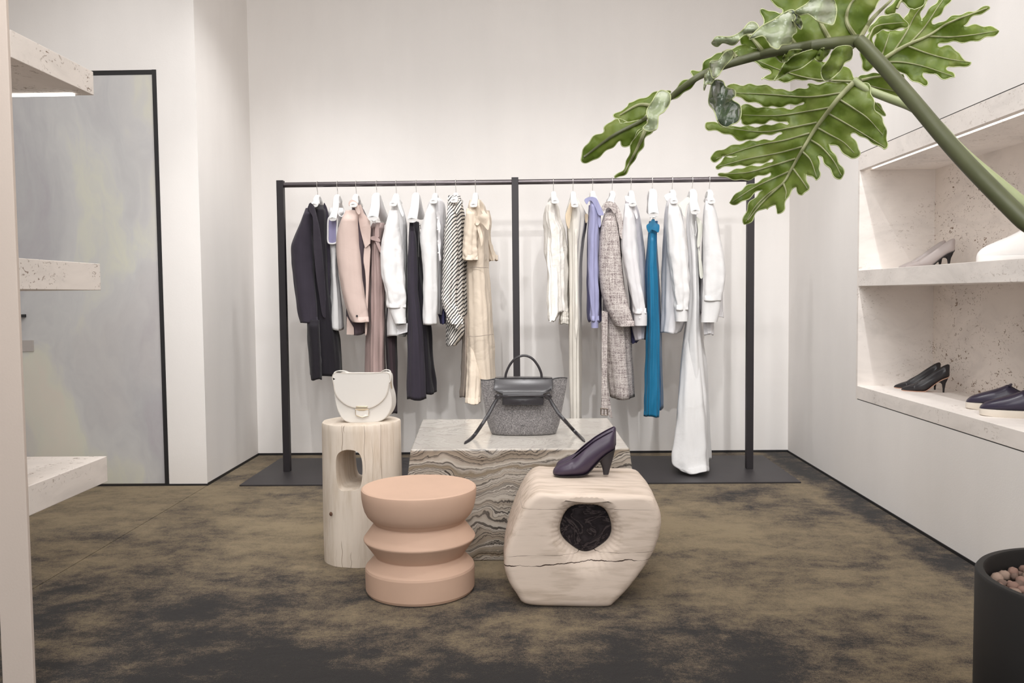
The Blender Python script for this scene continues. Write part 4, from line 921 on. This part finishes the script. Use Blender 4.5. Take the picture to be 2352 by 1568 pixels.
# ---------------------------------------------------------------- shoes
def frame(toe, heel):
    d = (heel-toe); L = Vector((d.x, d.y, 0)).length; d = Vector((d.x, d.y, 0))/L; s_ = Vector((d.y, -d.x, 0)); return d, s_, L
def shoe(label, toe, heel, st, upper, lining, name='pump', cat='shoe', group=None, heelm=None, heelshape=None, solem=None, H=None, side=1):
    """st: list of (x, zbottom, ztop, halfwidth, open) with x from toe 0 to back 1 (units of shoe length)"""
    d, s_, L = frame(toe, heel); root = thing(name, label, cat, toe, group)
    S = cm(st, 46); A, B = [], []; rs = []; NN = 33
    for (x, zb_, zt_, w, op) in S:
        zb_, zt_, w, op = max(0, zb_), max(zb_+.004, zt_), max(.0008, w), min(max(0, op), .97)
        ring = []
        for k in range(NN):
            f = -1+2*k/(NN-1); ph = PI*(1-(1-abs(f))*1.0) if 0 else None
            a = f*(PI-op*1.25)   # angle measured from straight down
            sx = math.sin(a); cz = -math.cos(a)
            sx = math.copysign(abs(sx)**.95, sx); zc = zb_+(zt_-zb_)*.5*(1+math.copysign(abs(cz)**.85, cz))
            wz = 1-.25*((zc-zb_)/(zt_-zb_+1e-6))**2*(1 if op > .05 else .4)
            ring.append(toe + d*(x*L) + s_*(sx*w*wz*side) + Vector((0, 0, zc)))
        rs.append(ring)
    k = MB().rings(rs, cap=False, closed=False)
    k.f.append(tuple(range(0, NN))); k.m.append(0)
    u = build(k, 'upper', [upper, lining], root, angle=180, solid=-.0018, solid_mat=1)
    # sole following the underside
    sr = []
    for (x, zb_, zt_, w, op) in S:
        w = max(.0005, w*.86); zb_ = max(0, zb_); c = toe+d*(x*L)+Vector((0, 0, zb_+.0012)); sr.append([c-s_*w+Vector((0, 0, .002)), c-s_*w*.9-Vector((0, 0, .0022)), c+s_*w*.9-Vector((0, 0, .0022)), c+s_*w+Vector((0, 0, .002))])
    build(MB().rings(sr), 'sole', solem or DARKSOLE, root, angle=50)
    if heelshape:
        hr = []
        for (xa, za, wa), (xb, zb2, wb) in heelshape:   # front edge point, back edge point per level
            ring = []
            for q in range(20):
                a = 2*PI*q/20; cxm = (xa+xb)/2; hl = abs(xb-xa)/2
                xx = cxm+hl*math.cos(a); tt = (math.cos(a)+1)/2; ring.append(toe+d*(xx*L)+s_*((wa*(1-tt)+wb*tt)*math.sin(a))+Vector((0, 0, za*(1-tt)+zb2*tt)))
            hr.append(ring)
        build(MB().rings(hr), 'heel', heelm or DARKSOLE, root, angle=50)
    return root
# aubergine round-toe pumps on the wooden block (length .215)
Lp = .215
PST = [(0, .010, .0145, .002, 0), (.006, .007, .0185, .0085, 0), (.018, .0045, .0235, .0155, 0), (.045, .0025, .030, .0235, 0), (.10, .001, .037, .0305, 0), (.18, .0005, .0445, .0355, 0), (.27, .0005, .053, .038, 0), (.33, .0005, .061, .038, .22), (.42, .0005, .080, .037, .42),
       (.50, .003, .096, .034, .46), (.56, .010, .106, .031, .46), (.65, .030, .120, .028, .44), (.75, .052, .132, .027, .42), (.85, .070, .143, .0275, .40), (.93, .080, .151, .025, .40), (.975, .084, .155, .017, .40), (.997, .088, .150, .006, .38), (1.0, .09, .148, .002, .36)]
HSH = [((.74, .050, .021), (.995, .092, .021)), ((.765, .040, .020), (.985, .070, .020)), ((.79, .028, .013), (.955, .045, .014)), ((.805, .012, .009), (.92, .02, .010)), ((.81, .0, .007), (.895, .0, .008))]
ST = STZ
nt, nh = atZ(1270, 1092, ST), atZ(1411, 1089, ST)
vv = (nh-nt).normalized(); off = Vector((0, .085, 0))
def pair(nt, nh, off, L): v_ = (nh-nt); v_.z = 0; v_.normalize(); return (nt, nt+v_*L, nt+off, nt+off+v_*L)
a, b, c, e = pair(nt, nh, Vector((.003, .078, 0)), Lp)
print('pump y', nt, nh, (nh-nt).length)
shoe('nearer of the two aubergine leather high heeled pumps on the wooden block', a, b, PST, PURPLE, PURPLE, group='aubergine pumps on the wooden block', heelshape=HSH)
c = atZ(1277, 1079, ST); e = c+(b-a)
shoe('farther of the two aubergine leather high heeled pumps on the wooden block', c, e, PST, PURPLE, PURPLE, group='aubergine pumps on the wooden block', heelshape=HSH)
# pointed stiletto pumps in the niche
QST = [(0, .006, .008, .001, 0), (.02, .003, .016, .006, 0), (.08, .001, .024, .015, 0), (.18, .0005, .034, .026, 0), (.27, .0005, .042, .034, 0), (.30, .0005, .047, .036, .14), (.38, .0005, .062, .037, .36),
       (.50, .002, .082, .034, .44), (.58, .014, .097, .030, .44), (.68, .036, .115, .027, .42), (.78, .056, .132, .027, .40), (.87, .070, .146, .0275, .38), (.94, .077, .154, .024, .38), (.98, .082, .154, .015, .38), (.998, .090, .146, .005, .36), (1.0, .092, .143, .002, .36)]
SSH = [((.76, .052, .020), (.985, .086, .020)), ((.81, .052, .014), (.955, .066, .016)), ((.845, .044, .008), (.925, .050, .010)), ((.86, .02, .0045), (.905, .02, .0055)), ((.862, 0, .004), (.90, 0, .005))]
zs = ZB1
nt = atZ(2070, 897, zs); nh = atZ(2166, 901, zs); v_ = (nh-nt); Ls = v_.length/.88; print('black', nt, nh, Ls); v_.normalize(); Ls = min(.27, max(.20, Ls))
S2 = [(x, z1*Ls/.235, z2*Ls/.235, w*Ls/.235, o_) for x, z1, z2, w, o_ in QST]; H2 = [tuple((x, z_*Ls/.235, w*Ls/.235) for x, z_, w in l) for l in SSH]
ft = atZ(2053, 891, zs)
for t_, wd_ in ((nt, 'nearer'), (ft, 'farther')):
    shoe('%s of the two glossy black pointed stiletto pumps on the bench slab' % wd_, t_, t_+v_*Ls, S2, BLKPUMP, LININGB, group='black pumps on the bench slab', heelshape=H2, solem=TANSOLE, heelm=LININGB)
# taupe pumps on the middle shelf
off = Vector((.0, -.02, ZM1-ZB1)); nt2 = atX(2080, 612, nt.x-.005); nt2.z = ZM1; hx2 = atX(2180, 607, nt.x+v_.x*Ls*.9); v2 = Vector((hx2.x-nt2.x, hx2.y-nt2.y, 0)); print('taupe', nt2, hx2, v2.length)
v2 = v2.normalized() if .12 < v2.length < .35 else v_
ft2 = atX(2063, 612, ft.x-.0); ft2.z = ZM1
for t_, wd_ in ((nt2, 'nearer'), (ft2, 'farther')):
    shoe('%s of the two taupe satin pointed stiletto pumps on the middle niche shelf' % wd_, t_, t_+v2*Ls, S2, TAUPE, LININGB, group='taupe pumps on the middle shelf', heelshape=H2, solem=LININGB, heelm=LININGB)
# slip-on sneakers
def slipon(label, toe, heel, L, up, lin_, sole, name='slip_on_shoe', group=None, high=1.0, plain=False):
    d, s_, _ = frame(toe, heel); root = thing(name, label, 'shoe', toe, group)
    W = [(0, .006), (.02, .026), (.08, .038), (.2, .047), (.34, .050), (.5, .046), (.65, .040), (.8, .036), (.92, .033), (.98, .024), (1, .006)]
    S = cm(W, 40); th = .026
    rs = []
    for x, w in S:
        w = max(.004, w)*1.02; c = toe+d*(x*L); sp = .004*max(0, 1-x*6)
        rs.append([c-s_*w+Vector((0, 0, th)), c-s_*(w-.001)+Vector((0, 0, .004+sp)), c-s_*(w-.004)+Vector((0, 0, sp)), c+s_*(w-.004)+Vector((0, 0, sp)), c+s_*(w-.001)+Vector((0, 0, .004+sp)), c+s_*w+Vector((0, 0, th))])
    build(MB().rings(rs), 'sole', sole, root, angle=50)
    T = [(.0, .020, .024, .004, 0), (.02, .020, .036, .022, 0), (.08, .020, .050, .034, 0), (.2, .020, .064, .043, 0), (.34, .020, .078, .046, 0), (.44, .020, .090, .044, .0), (.50, .020, .098, .042, .22), (.56, .020, .093, .040, .45), (.66, .020, .080, .037, .62), (.78, .020, .080, .034, .62), (.9, .020, .092, .031, .5), (.96, .020, .098, .026, .42), (.995, .022, .098, .010, .3), (1, .024, .094, .003, .3)]
    rr = []; NN = 33
    for (x, zb_, zt_, w, op) in cm(T, 46):
        ring = []; w = max(.002, w); op = min(max(op, 0), .97); zt_ = zb_+max(.003, (zt_-zb_)*high)
        for k in range(NN):
            f = -1+2*k/(NN-1); a = f*(PI-op*1.25); sx = math.sin(a); cz = -math.cos(a); sx = math.copysign(abs(sx)**.7, sx); zc = zb_+(zt_-zb_)*.5*(1+math.copysign(abs(cz)**.75, cz))
            ring.append(toe+d*(x*L)+s_*(sx*w*(1-.22*((zc-zb_)/(zt_-zb_+1e-6))**2))+Vector((0, 0, zc)))
        rr.append(ring)
    k = MB().rings(rr, cap=False, closed=False); k.f.append(tuple(range(NN))); k.m.append(0)
    build(k, 'upper', [up, lin_], root, angle=180, solid=-.0025, solid_mat=1)
    # padded tongue roll
    tg = []
    for q in range(9):
        a = -1.1+2.2*q/8; tg.append(toe+d*(.50*L+.012*math.cos(a))+s_*(.030*math.sin(a))+Vector((0, 0, .022+(.078*high)*(.82+.18*math.cos(a)))))
    build(MB().tube(tg, .0045, 10), 'tongue_edge', up, root)
    return root
t1 = atZ(2246, 952, zs); t0 = atZ(2234, 941, zs); vd = v_.copy()
print('slip', t1, t0)
slipon('nearer of the two navy leather slip-on shoes with off-white soles', t1+Vector((.004, 0, 0)), t1+vd*.28, .285, NAVYL, LININGB, RUBBER, group='navy slip-on shoes on the bench slab')
slipon('farther of the two navy leather slip-on shoes with off-white soles', t0+Vector((.0, .055, 0)), t0+Vector((0, .055, 0))+vd*.28, .285, NAVYL, LININGB, RUBBER, group='navy slip-on shoes on the bench slab')
w0 = atX(2242, 600, 1.70); w0.z = ZM1; print('white', w0)
slipon('all white leather shoe on the middle niche shelf at the right edge', w0, w0+vd*.3, .30, WHITEL, WHITEL, WHITEL, name='white_sneaker', high=1.3)
w1 = w0+Vector((.07, .11, 0))

# ---------------------------------------------------------------- potted philodendron
pr = .20; PY, PH = 1.46, .505
pc = atY(2272, 1335, PY); pcx = pc.x+pr*1.0
pp = thing('potted_plant', 'large potted philodendron with lobed green leaves in a black cylinder pot at the right edge', 'plant', (pcx, PY, 0))
build(MB().lathe([(.002, 0), (pr-.006, 0), (pr, .006), (pr, PH-.004), (pr-.003, PH), (pr-.013, PH), (pr-.016, PH-.004), (pr-.016, PH-.12), (.002, PH-.12)], (pcx, PY, 0), 96), 'pot', POTM, pp, angle=50)
pebz = PH-.034; ps_ = []
for i in range(2600):
    a = rnd.uniform(0, 2*PI); q = (pr-.024)*math.sqrt(rnd.random()); s_ = rnd.uniform(.0068, .0115); x, y = pcx+q*math.cos(a), PY+q*math.sin(a)
    if all((x-X)**2+(y-Y)**2 > ((s_+S)*.86)**2 for X, Y, S in ps_): ps_.append((x, y, s_))
ps_.sort(key=lambda t: t[0]); rest = MB()
def pebble(mb, x, y, s_, sd):
    r2 = random.Random(sd); z = pebz+r2.uniform(-.003, .005); q = MB().ball((0, 0, 0), (s_*r2.uniform(.85, 1.1), s_*r2.uniform(.85, 1.1), s_*r2.uniform(.75, 1)), 12, 8)
    for v in q.v:
        n_ = noise.noise(Vector(v)*220+Vector((sd, 0, 0)))*.16+1; mb.v.append((x+v[0]*n_, y+v[1]*n_, z+v[2]*n_))
    k0 = len(mb.v)-len(q.v); mb.f += [tuple(i+k0 for i in f) for f in q.f]; mb.m += q.m
PEBS = [simple('clay_pebble_%s' % n_, lin(c), .9, var=.15, vs=40, bumps=.3, bscale=300) for n_, c in (('red', (136, 108, 96)), ('brown', (112, 92, 82)), ('pale', (152, 130, 116)))]
for i, (x, y, s_) in enumerate(ps_):
    if i < 95: mb = MB(); pebble(mb, x, y, s_, i); build(mb, 'clay_pebble', PEBS[i % 3], pp)
    else: pebble(rest, x, y, s_, i)
o = build(rest, 'clay_pebbles', PEBS[0], pp); o['kind'] = 'stuff'
build(MB().lathe([(.001, PH-.125), (pr-.013, PH-.125), (pr-.013, PH-.052), (.001, PH-.05)], (pcx, PY, 0), 40), 'potting_soil', simple('dark_soil', lin((60, 48, 42)), .95), pp)
# woody stem
sb = Vector((pcx+.03, PY, PH-.06)); crown = Vector((pcx+.03, PY+.02, .86))
build(MB().tube(cm([tuple(sb), (pcx+.0, PY, .62), (pcx+.035, PY+.01, .74), tuple(crown)], 20), [.03-.004*math.sin(i*1.4) for i in range(20)], 16), 'trunk', simple('trunk_bark', lin((112, 100, 84)), .8, bumps=.4, bscale=60), pp)
def petiole(name, pts, r0, r1, mat, n=60):
    P = cm([tuple(p_) for p_ in pts], n); return build(MB().tube(P, [r0+(r1-r0)*i/(n-1) for i in range(n)], 16), name, mat, pp)
P = lambda x, y, Y: atY(x, y, Y)
JY, J1, J3 = 1.72, 1.96, 2.12
petiole('petiole', [crown, P(2420, 570, 1.50), P(2345, 500, 1.52), P(2250, 405, 1.56), P(2180, 330, 1.60), P(2100, 235, 1.64), P(2040, 165, 1.68), P(1990, 110, 1.71), P(1972, 92, 1.72)], .0165, .0125, STEM)
petiole('petiole', [crown+Vector((.01, .02, -.02)), P(2425, 540, 1.60), P(2340, 462, 1.64), P(2240, 378, 1.70), P(2195, 335, 1.74), P(2150, 285, 1.80), P(2100, 248, 1.85), P(2040, 225, 1.90), P(1990, 205, 1.94), P(1962, 186, 1.96)], .014, .008, STEML)

def leaf(jn, outlines, mid, veins, Yf, amp=.02, vr=.0024, mr=.007, seed=0, step=11, parent=pp, wob=6, fray=1.5, extra=None):
    """outlines: one closed pixel polygon per blade piece; Yf(x,y): depth; mid: midrib px points; veins: list of px polylines"""
    pieces = []
    def place(x, y):
        yy = Yf(x, y) + amp*noise.noise(Vector((x*.011+seed, y*.011, seed*1.7))) + amp*.45*noise.noise(Vector((x*.035+seed, y*.035, 3)))
        return atY(x, y, yy)
    root = None
    for ii, ol in enumerate(outlines):
        o2 = smooth_out(ol, len(ol)*7); o3 = []; acc = 0
        for i, (x, y) in enumerate(o2):
            xn, yn = o2[(i+1) % len(o2)]; tx, ty = xn-x, yn-y; L = math.hypot(tx, ty)+1e-6; acc += L
            wv = fray*(2.6*math.sin(acc/wob)+2.0*math.sin(acc/(wob*2.3)+1)); o3.append((x+ty/L*wv*.55, y-tx/L*wv*.55))
        mb = MB(); v, f = fill2d(o3, step); mb.add([place(x, y) for x, y in v], f)
        if root is None:
            root = build(mb, 'leaf', LEAF, parent, angle=180, solid=.0010)
            root_ = root
        else: build(mb, 'leaf_lobe', LEAF, root, angle=180, solid=.0010)
        # pale rim
        rim = MB().tube([place(x, y) for x, y in o3+o3[:1]], .0011, 5, cap=False); build(rim, 'leaf_margin', simple('leaf_margin', lin((176, 186, 132)), .5) if 'LM' not in F else F['LM'], root)
    mm = MB(); mp_ = cm([tuple(q) for q in mid], 50); mm.tube([place(x, y)+Vector((0, -.006, 0)) for x, y in mp_], [mr*(1-.8*i/49) for i in range(50)], 10)
    build(mm, 'midrib', STEM if mr > .008 else VEIN, root)
    for vp in veins:
        q = cm([tuple(t) for t in vp], 24); build(MB().tube([place(x, y)+Vector((0, -.003, 0)) for x, y in q], [vr*(1-.75*i/23) for i in range(24)], 8), 'side_vein', VEIN, root)
    return root
F['LM'] = simple('leaf_margin', lin((184, 192, 142)), .5)
Z5 = lambda u, v: (1320+u/2.903, v/2.903)
Z6 = lambda u, v: (1700+u/2.8006, v/2.8006)
# leaf A: the large lower leaf, midrib from (1965,188) down to (1712,515)
la = [Z5(*q) for q in [(1858, 548), (1700, 545), (1560, 530), (1420, 545), (1330, 530), (1240, 525), (1310, 490), (1250, 440), (1170, 400), (1300, 380), (1480, 370), (1640, 400), (1780, 440), (1858, 500)]]
lB = [Z5(*q) for q in [(1858, 560), (1780, 552), (1640, 556), (1560, 560), (1555, 585), (1450, 605), (1330, 585), (1215, 568), (1140, 562), (1020, 575), (1060, 625), (1130, 672), (1240, 690), (1290, 712), (1380, 715), (1450, 695), (1520, 682), (1520, 695), (1440, 722), (1290, 722), (1190, 705), (1110, 705), (1110, 790), (1120, 832), (1240, 822), (1300, 805), (1420, 822), (1330, 832), (1180, 842), (1020, 848), (975, 825), (880, 812), (885, 855), (960, 880), (1040, 905), (1130, 935), (1230, 912), (1310, 892), (1375, 882), (1378, 902), (1320, 925), (1210, 940), (1060, 965), (970, 1005), (905, 1050), (925, 1080), (980, 1062), (1000, 1048), (1080, 1040),
     (1000, 1052), (945, 1100), (955, 1124), (1040, 1100), (1130, 1110), (1240, 1085), (1308, 1062), (1308, 1080), (1200, 1108), (1080, 1130), (962, 1158), (1000, 1178), (1060, 1190), (1140, 1205), (1230, 1170), (1300, 1148), (1298, 1170), (1210, 1215), (1120, 1262), (1032, 1335), (1040, 1362), (1110, 1345), (1190, 1300), (1250, 1268), (1220, 1300), (1160, 1370), (1122, 1460), (1130, 1502), (1165, 1480), (1220, 1410), (1270, 1390), (1290, 1400), (1330, 1365), (1350, 1370), (1352, 1425), (1400, 1390), (1420, 1320), (1450, 1265), (1480, 1250), (1500, 1290), (1525, 1298), (1560, 1270), (1560, 1235), (1540, 1160), (1580, 1170), (1610, 1205), (1640, 1160), (1635, 1110), (1618, 1045), (1650, 1050), (1680, 1110), (1740, 1180), (1780, 1190), (1785, 1120), (1740, 1040), (1690, 960), (1740, 970), (1800, 1030), (1840, 1060), (1880, 1040), (1900, 1010), (1870, 940), (1850, 900), (1900, 900), (1990, 950), (2060, 1000), (2085, 960), (2070, 880), (2060, 800), (2000, 720), (1980, 640), (1960, 560), (1900, 540)]]
def YA(x, y): return J1 + (1965-x)*.00042 + abs((x-1965)*.79+(y-188)*.61)*0 - max(0, ((x-1840)*.79+(y-350)*.61))*.0006
va = [[Z5(*q) for q in v] for v in [
    [(1855, 545), (1600, 530), (1400, 480), (1200, 400)], [(1770, 622), (1560, 648), (1300, 632), (1060, 620)], [(1700, 718), (1560, 742), (1350, 772), (1120, 768)], [(1612, 818), (1450, 850), (1250, 880), (980, 850)],
    [(1560, 890), (1400, 935), (1200, 975), (940, 1060)], [(1515, 980), (1350, 1022), (1150, 1060), (960, 1110)], [(1470, 1058), (1300, 1110), (1150, 1150), (990, 1160)], [(1425, 1145), (1300, 1200), (1180, 1260), (1050, 1345)], [(1385, 1225), (1280, 1300), (1200, 1380), (1140, 1480)],
    [(1770, 670), (1850, 720), (1950, 790), (2050, 900)], [(1690, 760), (1780, 810), (1900, 880), (2060, 980)], [(1610, 850), (1700, 900), (1790, 950), (1860, 1020)], [(1562, 930), (1640, 980), (1720, 1070), (1775, 1170)], [(1515, 1010), (1570, 1070), (1610, 1180)], [(1450, 1120), (1510, 1200), (1550, 1260)], [(1390, 1225), (1408, 1280), (1400, 1330)]]]
leaf(None, [lB, la], [Z5(*q) for q in [(1880, 530), (1770, 640), (1690, 740), (1600, 860), (1520, 990), (1440, 1130), (1390, 1215), (1300, 1300), (1230, 1370), (1150, 1470)]], va, YA, amp=.03, seed=1, mr=.0062)
# leaf B: the big upper leaf seen edge-on, drooping to the left
def YBf(x, y): return JY + (1968-x)*.00022
lb1 = [Z5(*q) for q in [(1885, 275), (1700, 290), (1500, 320), (1300, 355), (1130, 400), (1010, 440), (1060, 370), (1110, 320), (1110, 230), (1200, 240), (1260, 180), (1240, 70), (1300, 75), (1360, 95), (1380, 70), (1300, 0), (1320, -40), (1560, -60), (1760, -60), (1960, -60), (2050, -40), (1980, 90), (1930, 190)]]
lb2 = [Z5(*q) for q in [(1885, 300), (1700, 320), (1560, 340), (1440, 352), (1400, 380), (1390, 415), (1340, 380), (1300, 372), (1180, 395), (1060, 425), (900, 490), (800, 560), (720, 620), (640, 670), (600, 650), (640, 610), (560, 605), (500, 640), (430, 665), (360, 680), (345, 720), (265, 765), (290, 790), (300, 828), (345, 815), (400, 810), (470, 770), (530, 710), (640, 640), (700, 560), (780, 520), (775, 475), (840, 465), (870, 415), (920, 375), (1000, 340), (1060, 330), (1120, 300), (1300, 330), (1500, 290), (1700, 270), (1880, 280)]]
lb3 = [Z5(*q) for q in [(470, 780), (390, 815), (300, 800), (250, 800), (200, 845), (190, 880), (130, 915), (80, 960), (42, 1030), (50, 1075), (120, 1070), (200, 1020), (250, 980), (300, 940), (320, 970), (380, 970), (400, 920), (470, 840)]]
lb4 = [Z5(*q) for q in [(490, 850), (440, 860), (410, 900), (380, 960), (350, 1060), (320, 1140), (270, 1180), (330, 1170), (375, 1110), (400, 1050), (450, 990), (470, 930), (515, 875)]]
lf = leaf(None, [lb1, lb2, lb3, lb4], [Z5(*q) for q in [(1885, 278), (1700, 295), (1500, 322), (1300, 355), (1130, 400), (1000, 440), (850, 500), (700, 600), (560, 720), (440, 810), (250, 910), (60, 1050)]],
     [[Z5(*q) for q in v] for v in [[(1880, 270), (1810, 150), (1830, 40), (1900, -40)], [(1890, 270), (1980, 130), (2100, 10), (2150, -50)], [(1700, 275), (1650, 180), (1600, 80), (1560, -20)], [(1470, 305), (1400, 210), (1340, 130)], [(1250, 345), (1190, 270), (1120, 215)], [(1075, 385), (1030, 340), (980, 350)], [(560, 720), (430, 700), (300, 770)], [(480, 840), (420, 980), (330, 1150)], [(1560, 345), (1450, 420), (1350, 520)], [(1850, 310), (1760, 400), (1680, 520)]]], YBf, amp=.03, seed=5, mr=.0125, vr=.0052, fray=1.3)
def curl(pts, Y0, Y1, seed, mat=LEAF):
    """a curled lobe: outline piece bulging towards the room"""
    o2 = smooth_out([Z5(*q) for q in pts], len(pts)*7); xs = [q[0] for q in o2]; ys = [q[1] for q in o2]; x0, x1, y0, y1 = min(xs), max(xs), min(ys), max(ys)
    def place(x, y):
        t = (y-y0)/(y1-y0); s_ = (x-x0)/(x1-x0); return atY(x, y, Y0+(Y1-Y0)*t-.035*math.sin(PI*s_)+.014*math.sin(s_*9+t*4+seed)+.008*math.sin(t*14+seed))
    mb = MB(); v, f = fill2d(o2, 8); mb.add([place(x, y) for x, y in v], f)
    o = build(mb, 'leaf_lobe', mat, lf, angle=180, solid=.0010); build(MB().tube([place(x, y) for x, y in o2+o2[:1]], .0012, 5, cap=False), 'leaf_margin', F['LM'], o)
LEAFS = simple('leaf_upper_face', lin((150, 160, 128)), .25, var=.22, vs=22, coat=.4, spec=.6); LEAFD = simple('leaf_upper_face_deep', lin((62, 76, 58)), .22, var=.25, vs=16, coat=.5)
curl([(925, 270), (950, 245), (1040, 245), (1110, 210), (1165, 150), (1215, 160), (1225, 210), (1150, 225), (1110, 250), (1060, 300), (990, 285), (950, 310), (915, 290)], 1.66, 1.68, 1, LEAFS)
curl([(1165, 260), (1240, 180), (1330, 130), (1420, 75), (1470, 110), (1460, 150), (1480, 210), (1450, 240), (1440, 290), (1380, 300), (1355, 328), (1310, 310), (1290, 280), (1250, 240)], 1.64, 1.60, 2, LEAFS)
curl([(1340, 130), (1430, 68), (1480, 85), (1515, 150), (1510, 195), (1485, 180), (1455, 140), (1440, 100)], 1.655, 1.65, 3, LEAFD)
curl([(1470, 75), (1540, 30), (1600, -20), (1700, -30), (1740, 30), (1745, 90), (1725, 160), (1690, 162), (1620, 140), (1560, 95), (1500, 100)], 1.62, 1.58, 4, LEAFS)
curl([(905, 410), (960, 400), (1000, 350), (1050, 335), (1050, 385), (1000, 440), (960, 500), (925, 520), (905, 470)], 1.72, 1.68, 5, LEAFS)
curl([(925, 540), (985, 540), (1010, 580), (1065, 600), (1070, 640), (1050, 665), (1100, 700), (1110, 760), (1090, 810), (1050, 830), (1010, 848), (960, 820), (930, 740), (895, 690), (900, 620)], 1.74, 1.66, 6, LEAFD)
curl([(870, 500), (905, 470), (930, 520), (910, 560), (880, 560), (862, 600)], 1.74, 1.72, 7, LEAFS)
curl([(565, 605), (630, 620), (635, 680), (600, 740), (560, 770), (555, 820), (545, 860), (500, 875), (455, 855), (490, 810), (480, 740), (520, 670)], 1.76, 1.70, 8, LEAFS)
curl([(1530, 345), (1620, 325), (1640, 345), (1560, 420), (1500, 460), (1430, 480), (1370, 520), (1330, 535), (1360, 490), (1400, 420), (1450, 380)], 1.74, 1.72, 9, LEAF)
curl([(1740, 320), (1840, 310), (1845, 390), (1800, 420), (1770, 470), (1720, 520), (1670, 540), (1645, 500), (1650, 450), (1690, 400)], 1.72, 1.68, 10, LEAF)
curl([(1440, 335), (1530, 335), (1460, 370), (1400, 420), (1390, 380)], 1.75, 1.74, 11, LEAF)
curl([(1590, 340), (1700, 318), (1690, 360), (1640, 410), (1600, 390)], 1.75, 1.73, 12, LEAF)
# leaf C: upper right leaf behind the petiole
lc1 = [Z6(*q) for q in [(900, 395), (870, 340), (865, 250), (880, 195), (950, 200), (1040, 190), (1060, 120), (1100, 60), (1140, 20), (1200, -40), (1260, -60), (1200, 20), (1165, 80), (1170, 140), (1200, 80), (1260, 10), (1310, -60), (1400, -60), (1340, 20), (1280, 90), (1240, 140), (1260, 152), (1320, 130), (1400, 100), (1480, 75), (1590, 46), (1590, 68), (1520, 100), (1460, 145), (1440, 170), (1520, 165), (1600, 168), (1668, 200), (1600, 235), (1500, 270), (1400, 265), (1310, 275), (1280, 292), (1350, 300), (1400, 340), (1420, 370), (1488, 400), (1440, 432), (1380, 420), (1330, 440), (1370, 470), (1378, 500), (1320, 505), (1260, 480), (1180, 470), (1205, 520), (1190, 545), (1120, 520), (1050, 480), (1000, 440), (940, 410)]]
def YC(x, y): return J3-(x-2020)*.0004
leaf(None, [lc1], [Z6(*q) for q in [(905, 392), (1000, 330), (1085, 285), (1200, 235), (1320, 160), (1440, 110), (1580, 58)]],
     [[Z6(*q) for q in v] for v in [[(980, 340), (1060, 220), (1130, 90), (1240, -40)], [(1080, 290), (1180, 180), (1260, 60), (1330, -40)], [(1200, 235), (1350, 240), (1500, 225), (1650, 200)], [(1080, 300), (1200, 345), (1330, 380), (1470, 402)], [(920, 400), (1040, 402), (1180, 430), (1360, 490)], [(900, 380), (930, 300), (960, 210)]]], YC, amp=.03, seed=9, mr=.0055)
petiole('petiole', [crown+Vector((.0, .05, 0)), P(2352, 507, 1.75), P(2180, 330, 1.95), P(2100, 237, 2.05), P(2050, 178, 2.10), P(2023, 141, 2.13)], .010, .006, STEML)
petiole('petiole', [crown+Vector((-.01, .05, 0)), P(2350, 508, 1.68), P(2180, 332, 1.80), P(2080, 215, 1.88), P(2020, 150, 1.94), P(1998, 122, 1.955)], .009, .005, STEML)
# leaf D: paler leaf behind the fork of the stalks
lD = [Z6(*q) for q in [(760, 520), (800, 480), (870, 470), (960, 470), (1045, 480), (1050, 560), (1130, 600), (1125, 630), (1060, 620), (1080, 650), (1000, 650), (930, 610), (850, 620), (830, 660), (900, 680), (935, 740), (900, 735), (860, 720), (820, 680), (770, 600)]]
leaf(None, [lD], [Z6(*q) for q in [(770, 520), (860, 500), (960, 490), (1045, 482)]], [[Z6(*q) for q in v] for v in [[(780, 540), (900, 570), (1100, 610)], [(775, 550), (830, 620), (920, 720)]]], lambda x, y: 2.2, amp=.02, seed=12, mr=.004)
lE = [Z6(*q) for q in [(830, 200), (870, 130), (940, 95), (1020, 100), (1075, 150), (1060, 185), (980, 190), (900, 195), (860, 240), (865, 330), (850, 430), (820, 465), (785, 430), (780, 350), (800, 270)]]
leaf(None, [lE], [Z6(*q) for q in [(800, 330), (830, 230), (880, 170), (1050, 150)]], [], lambda x, y: 1.95, amp=.02, seed=14, mr=.003)
leaf(None, [[Z6(*q) for q in [(940, 90), (960, 40), (1000, 0), (1040, -40), (1200, -60), (1190, 10), (1130, 60), (1100, 50), (1040, 20), (1000, 60), (990, 90)]]], [Z6(*q) for q in [(1000, 60), (1040, 0), (1150, -40)]], [], lambda x, y: 1.85, amp=.02, seed=15, mr=.003)
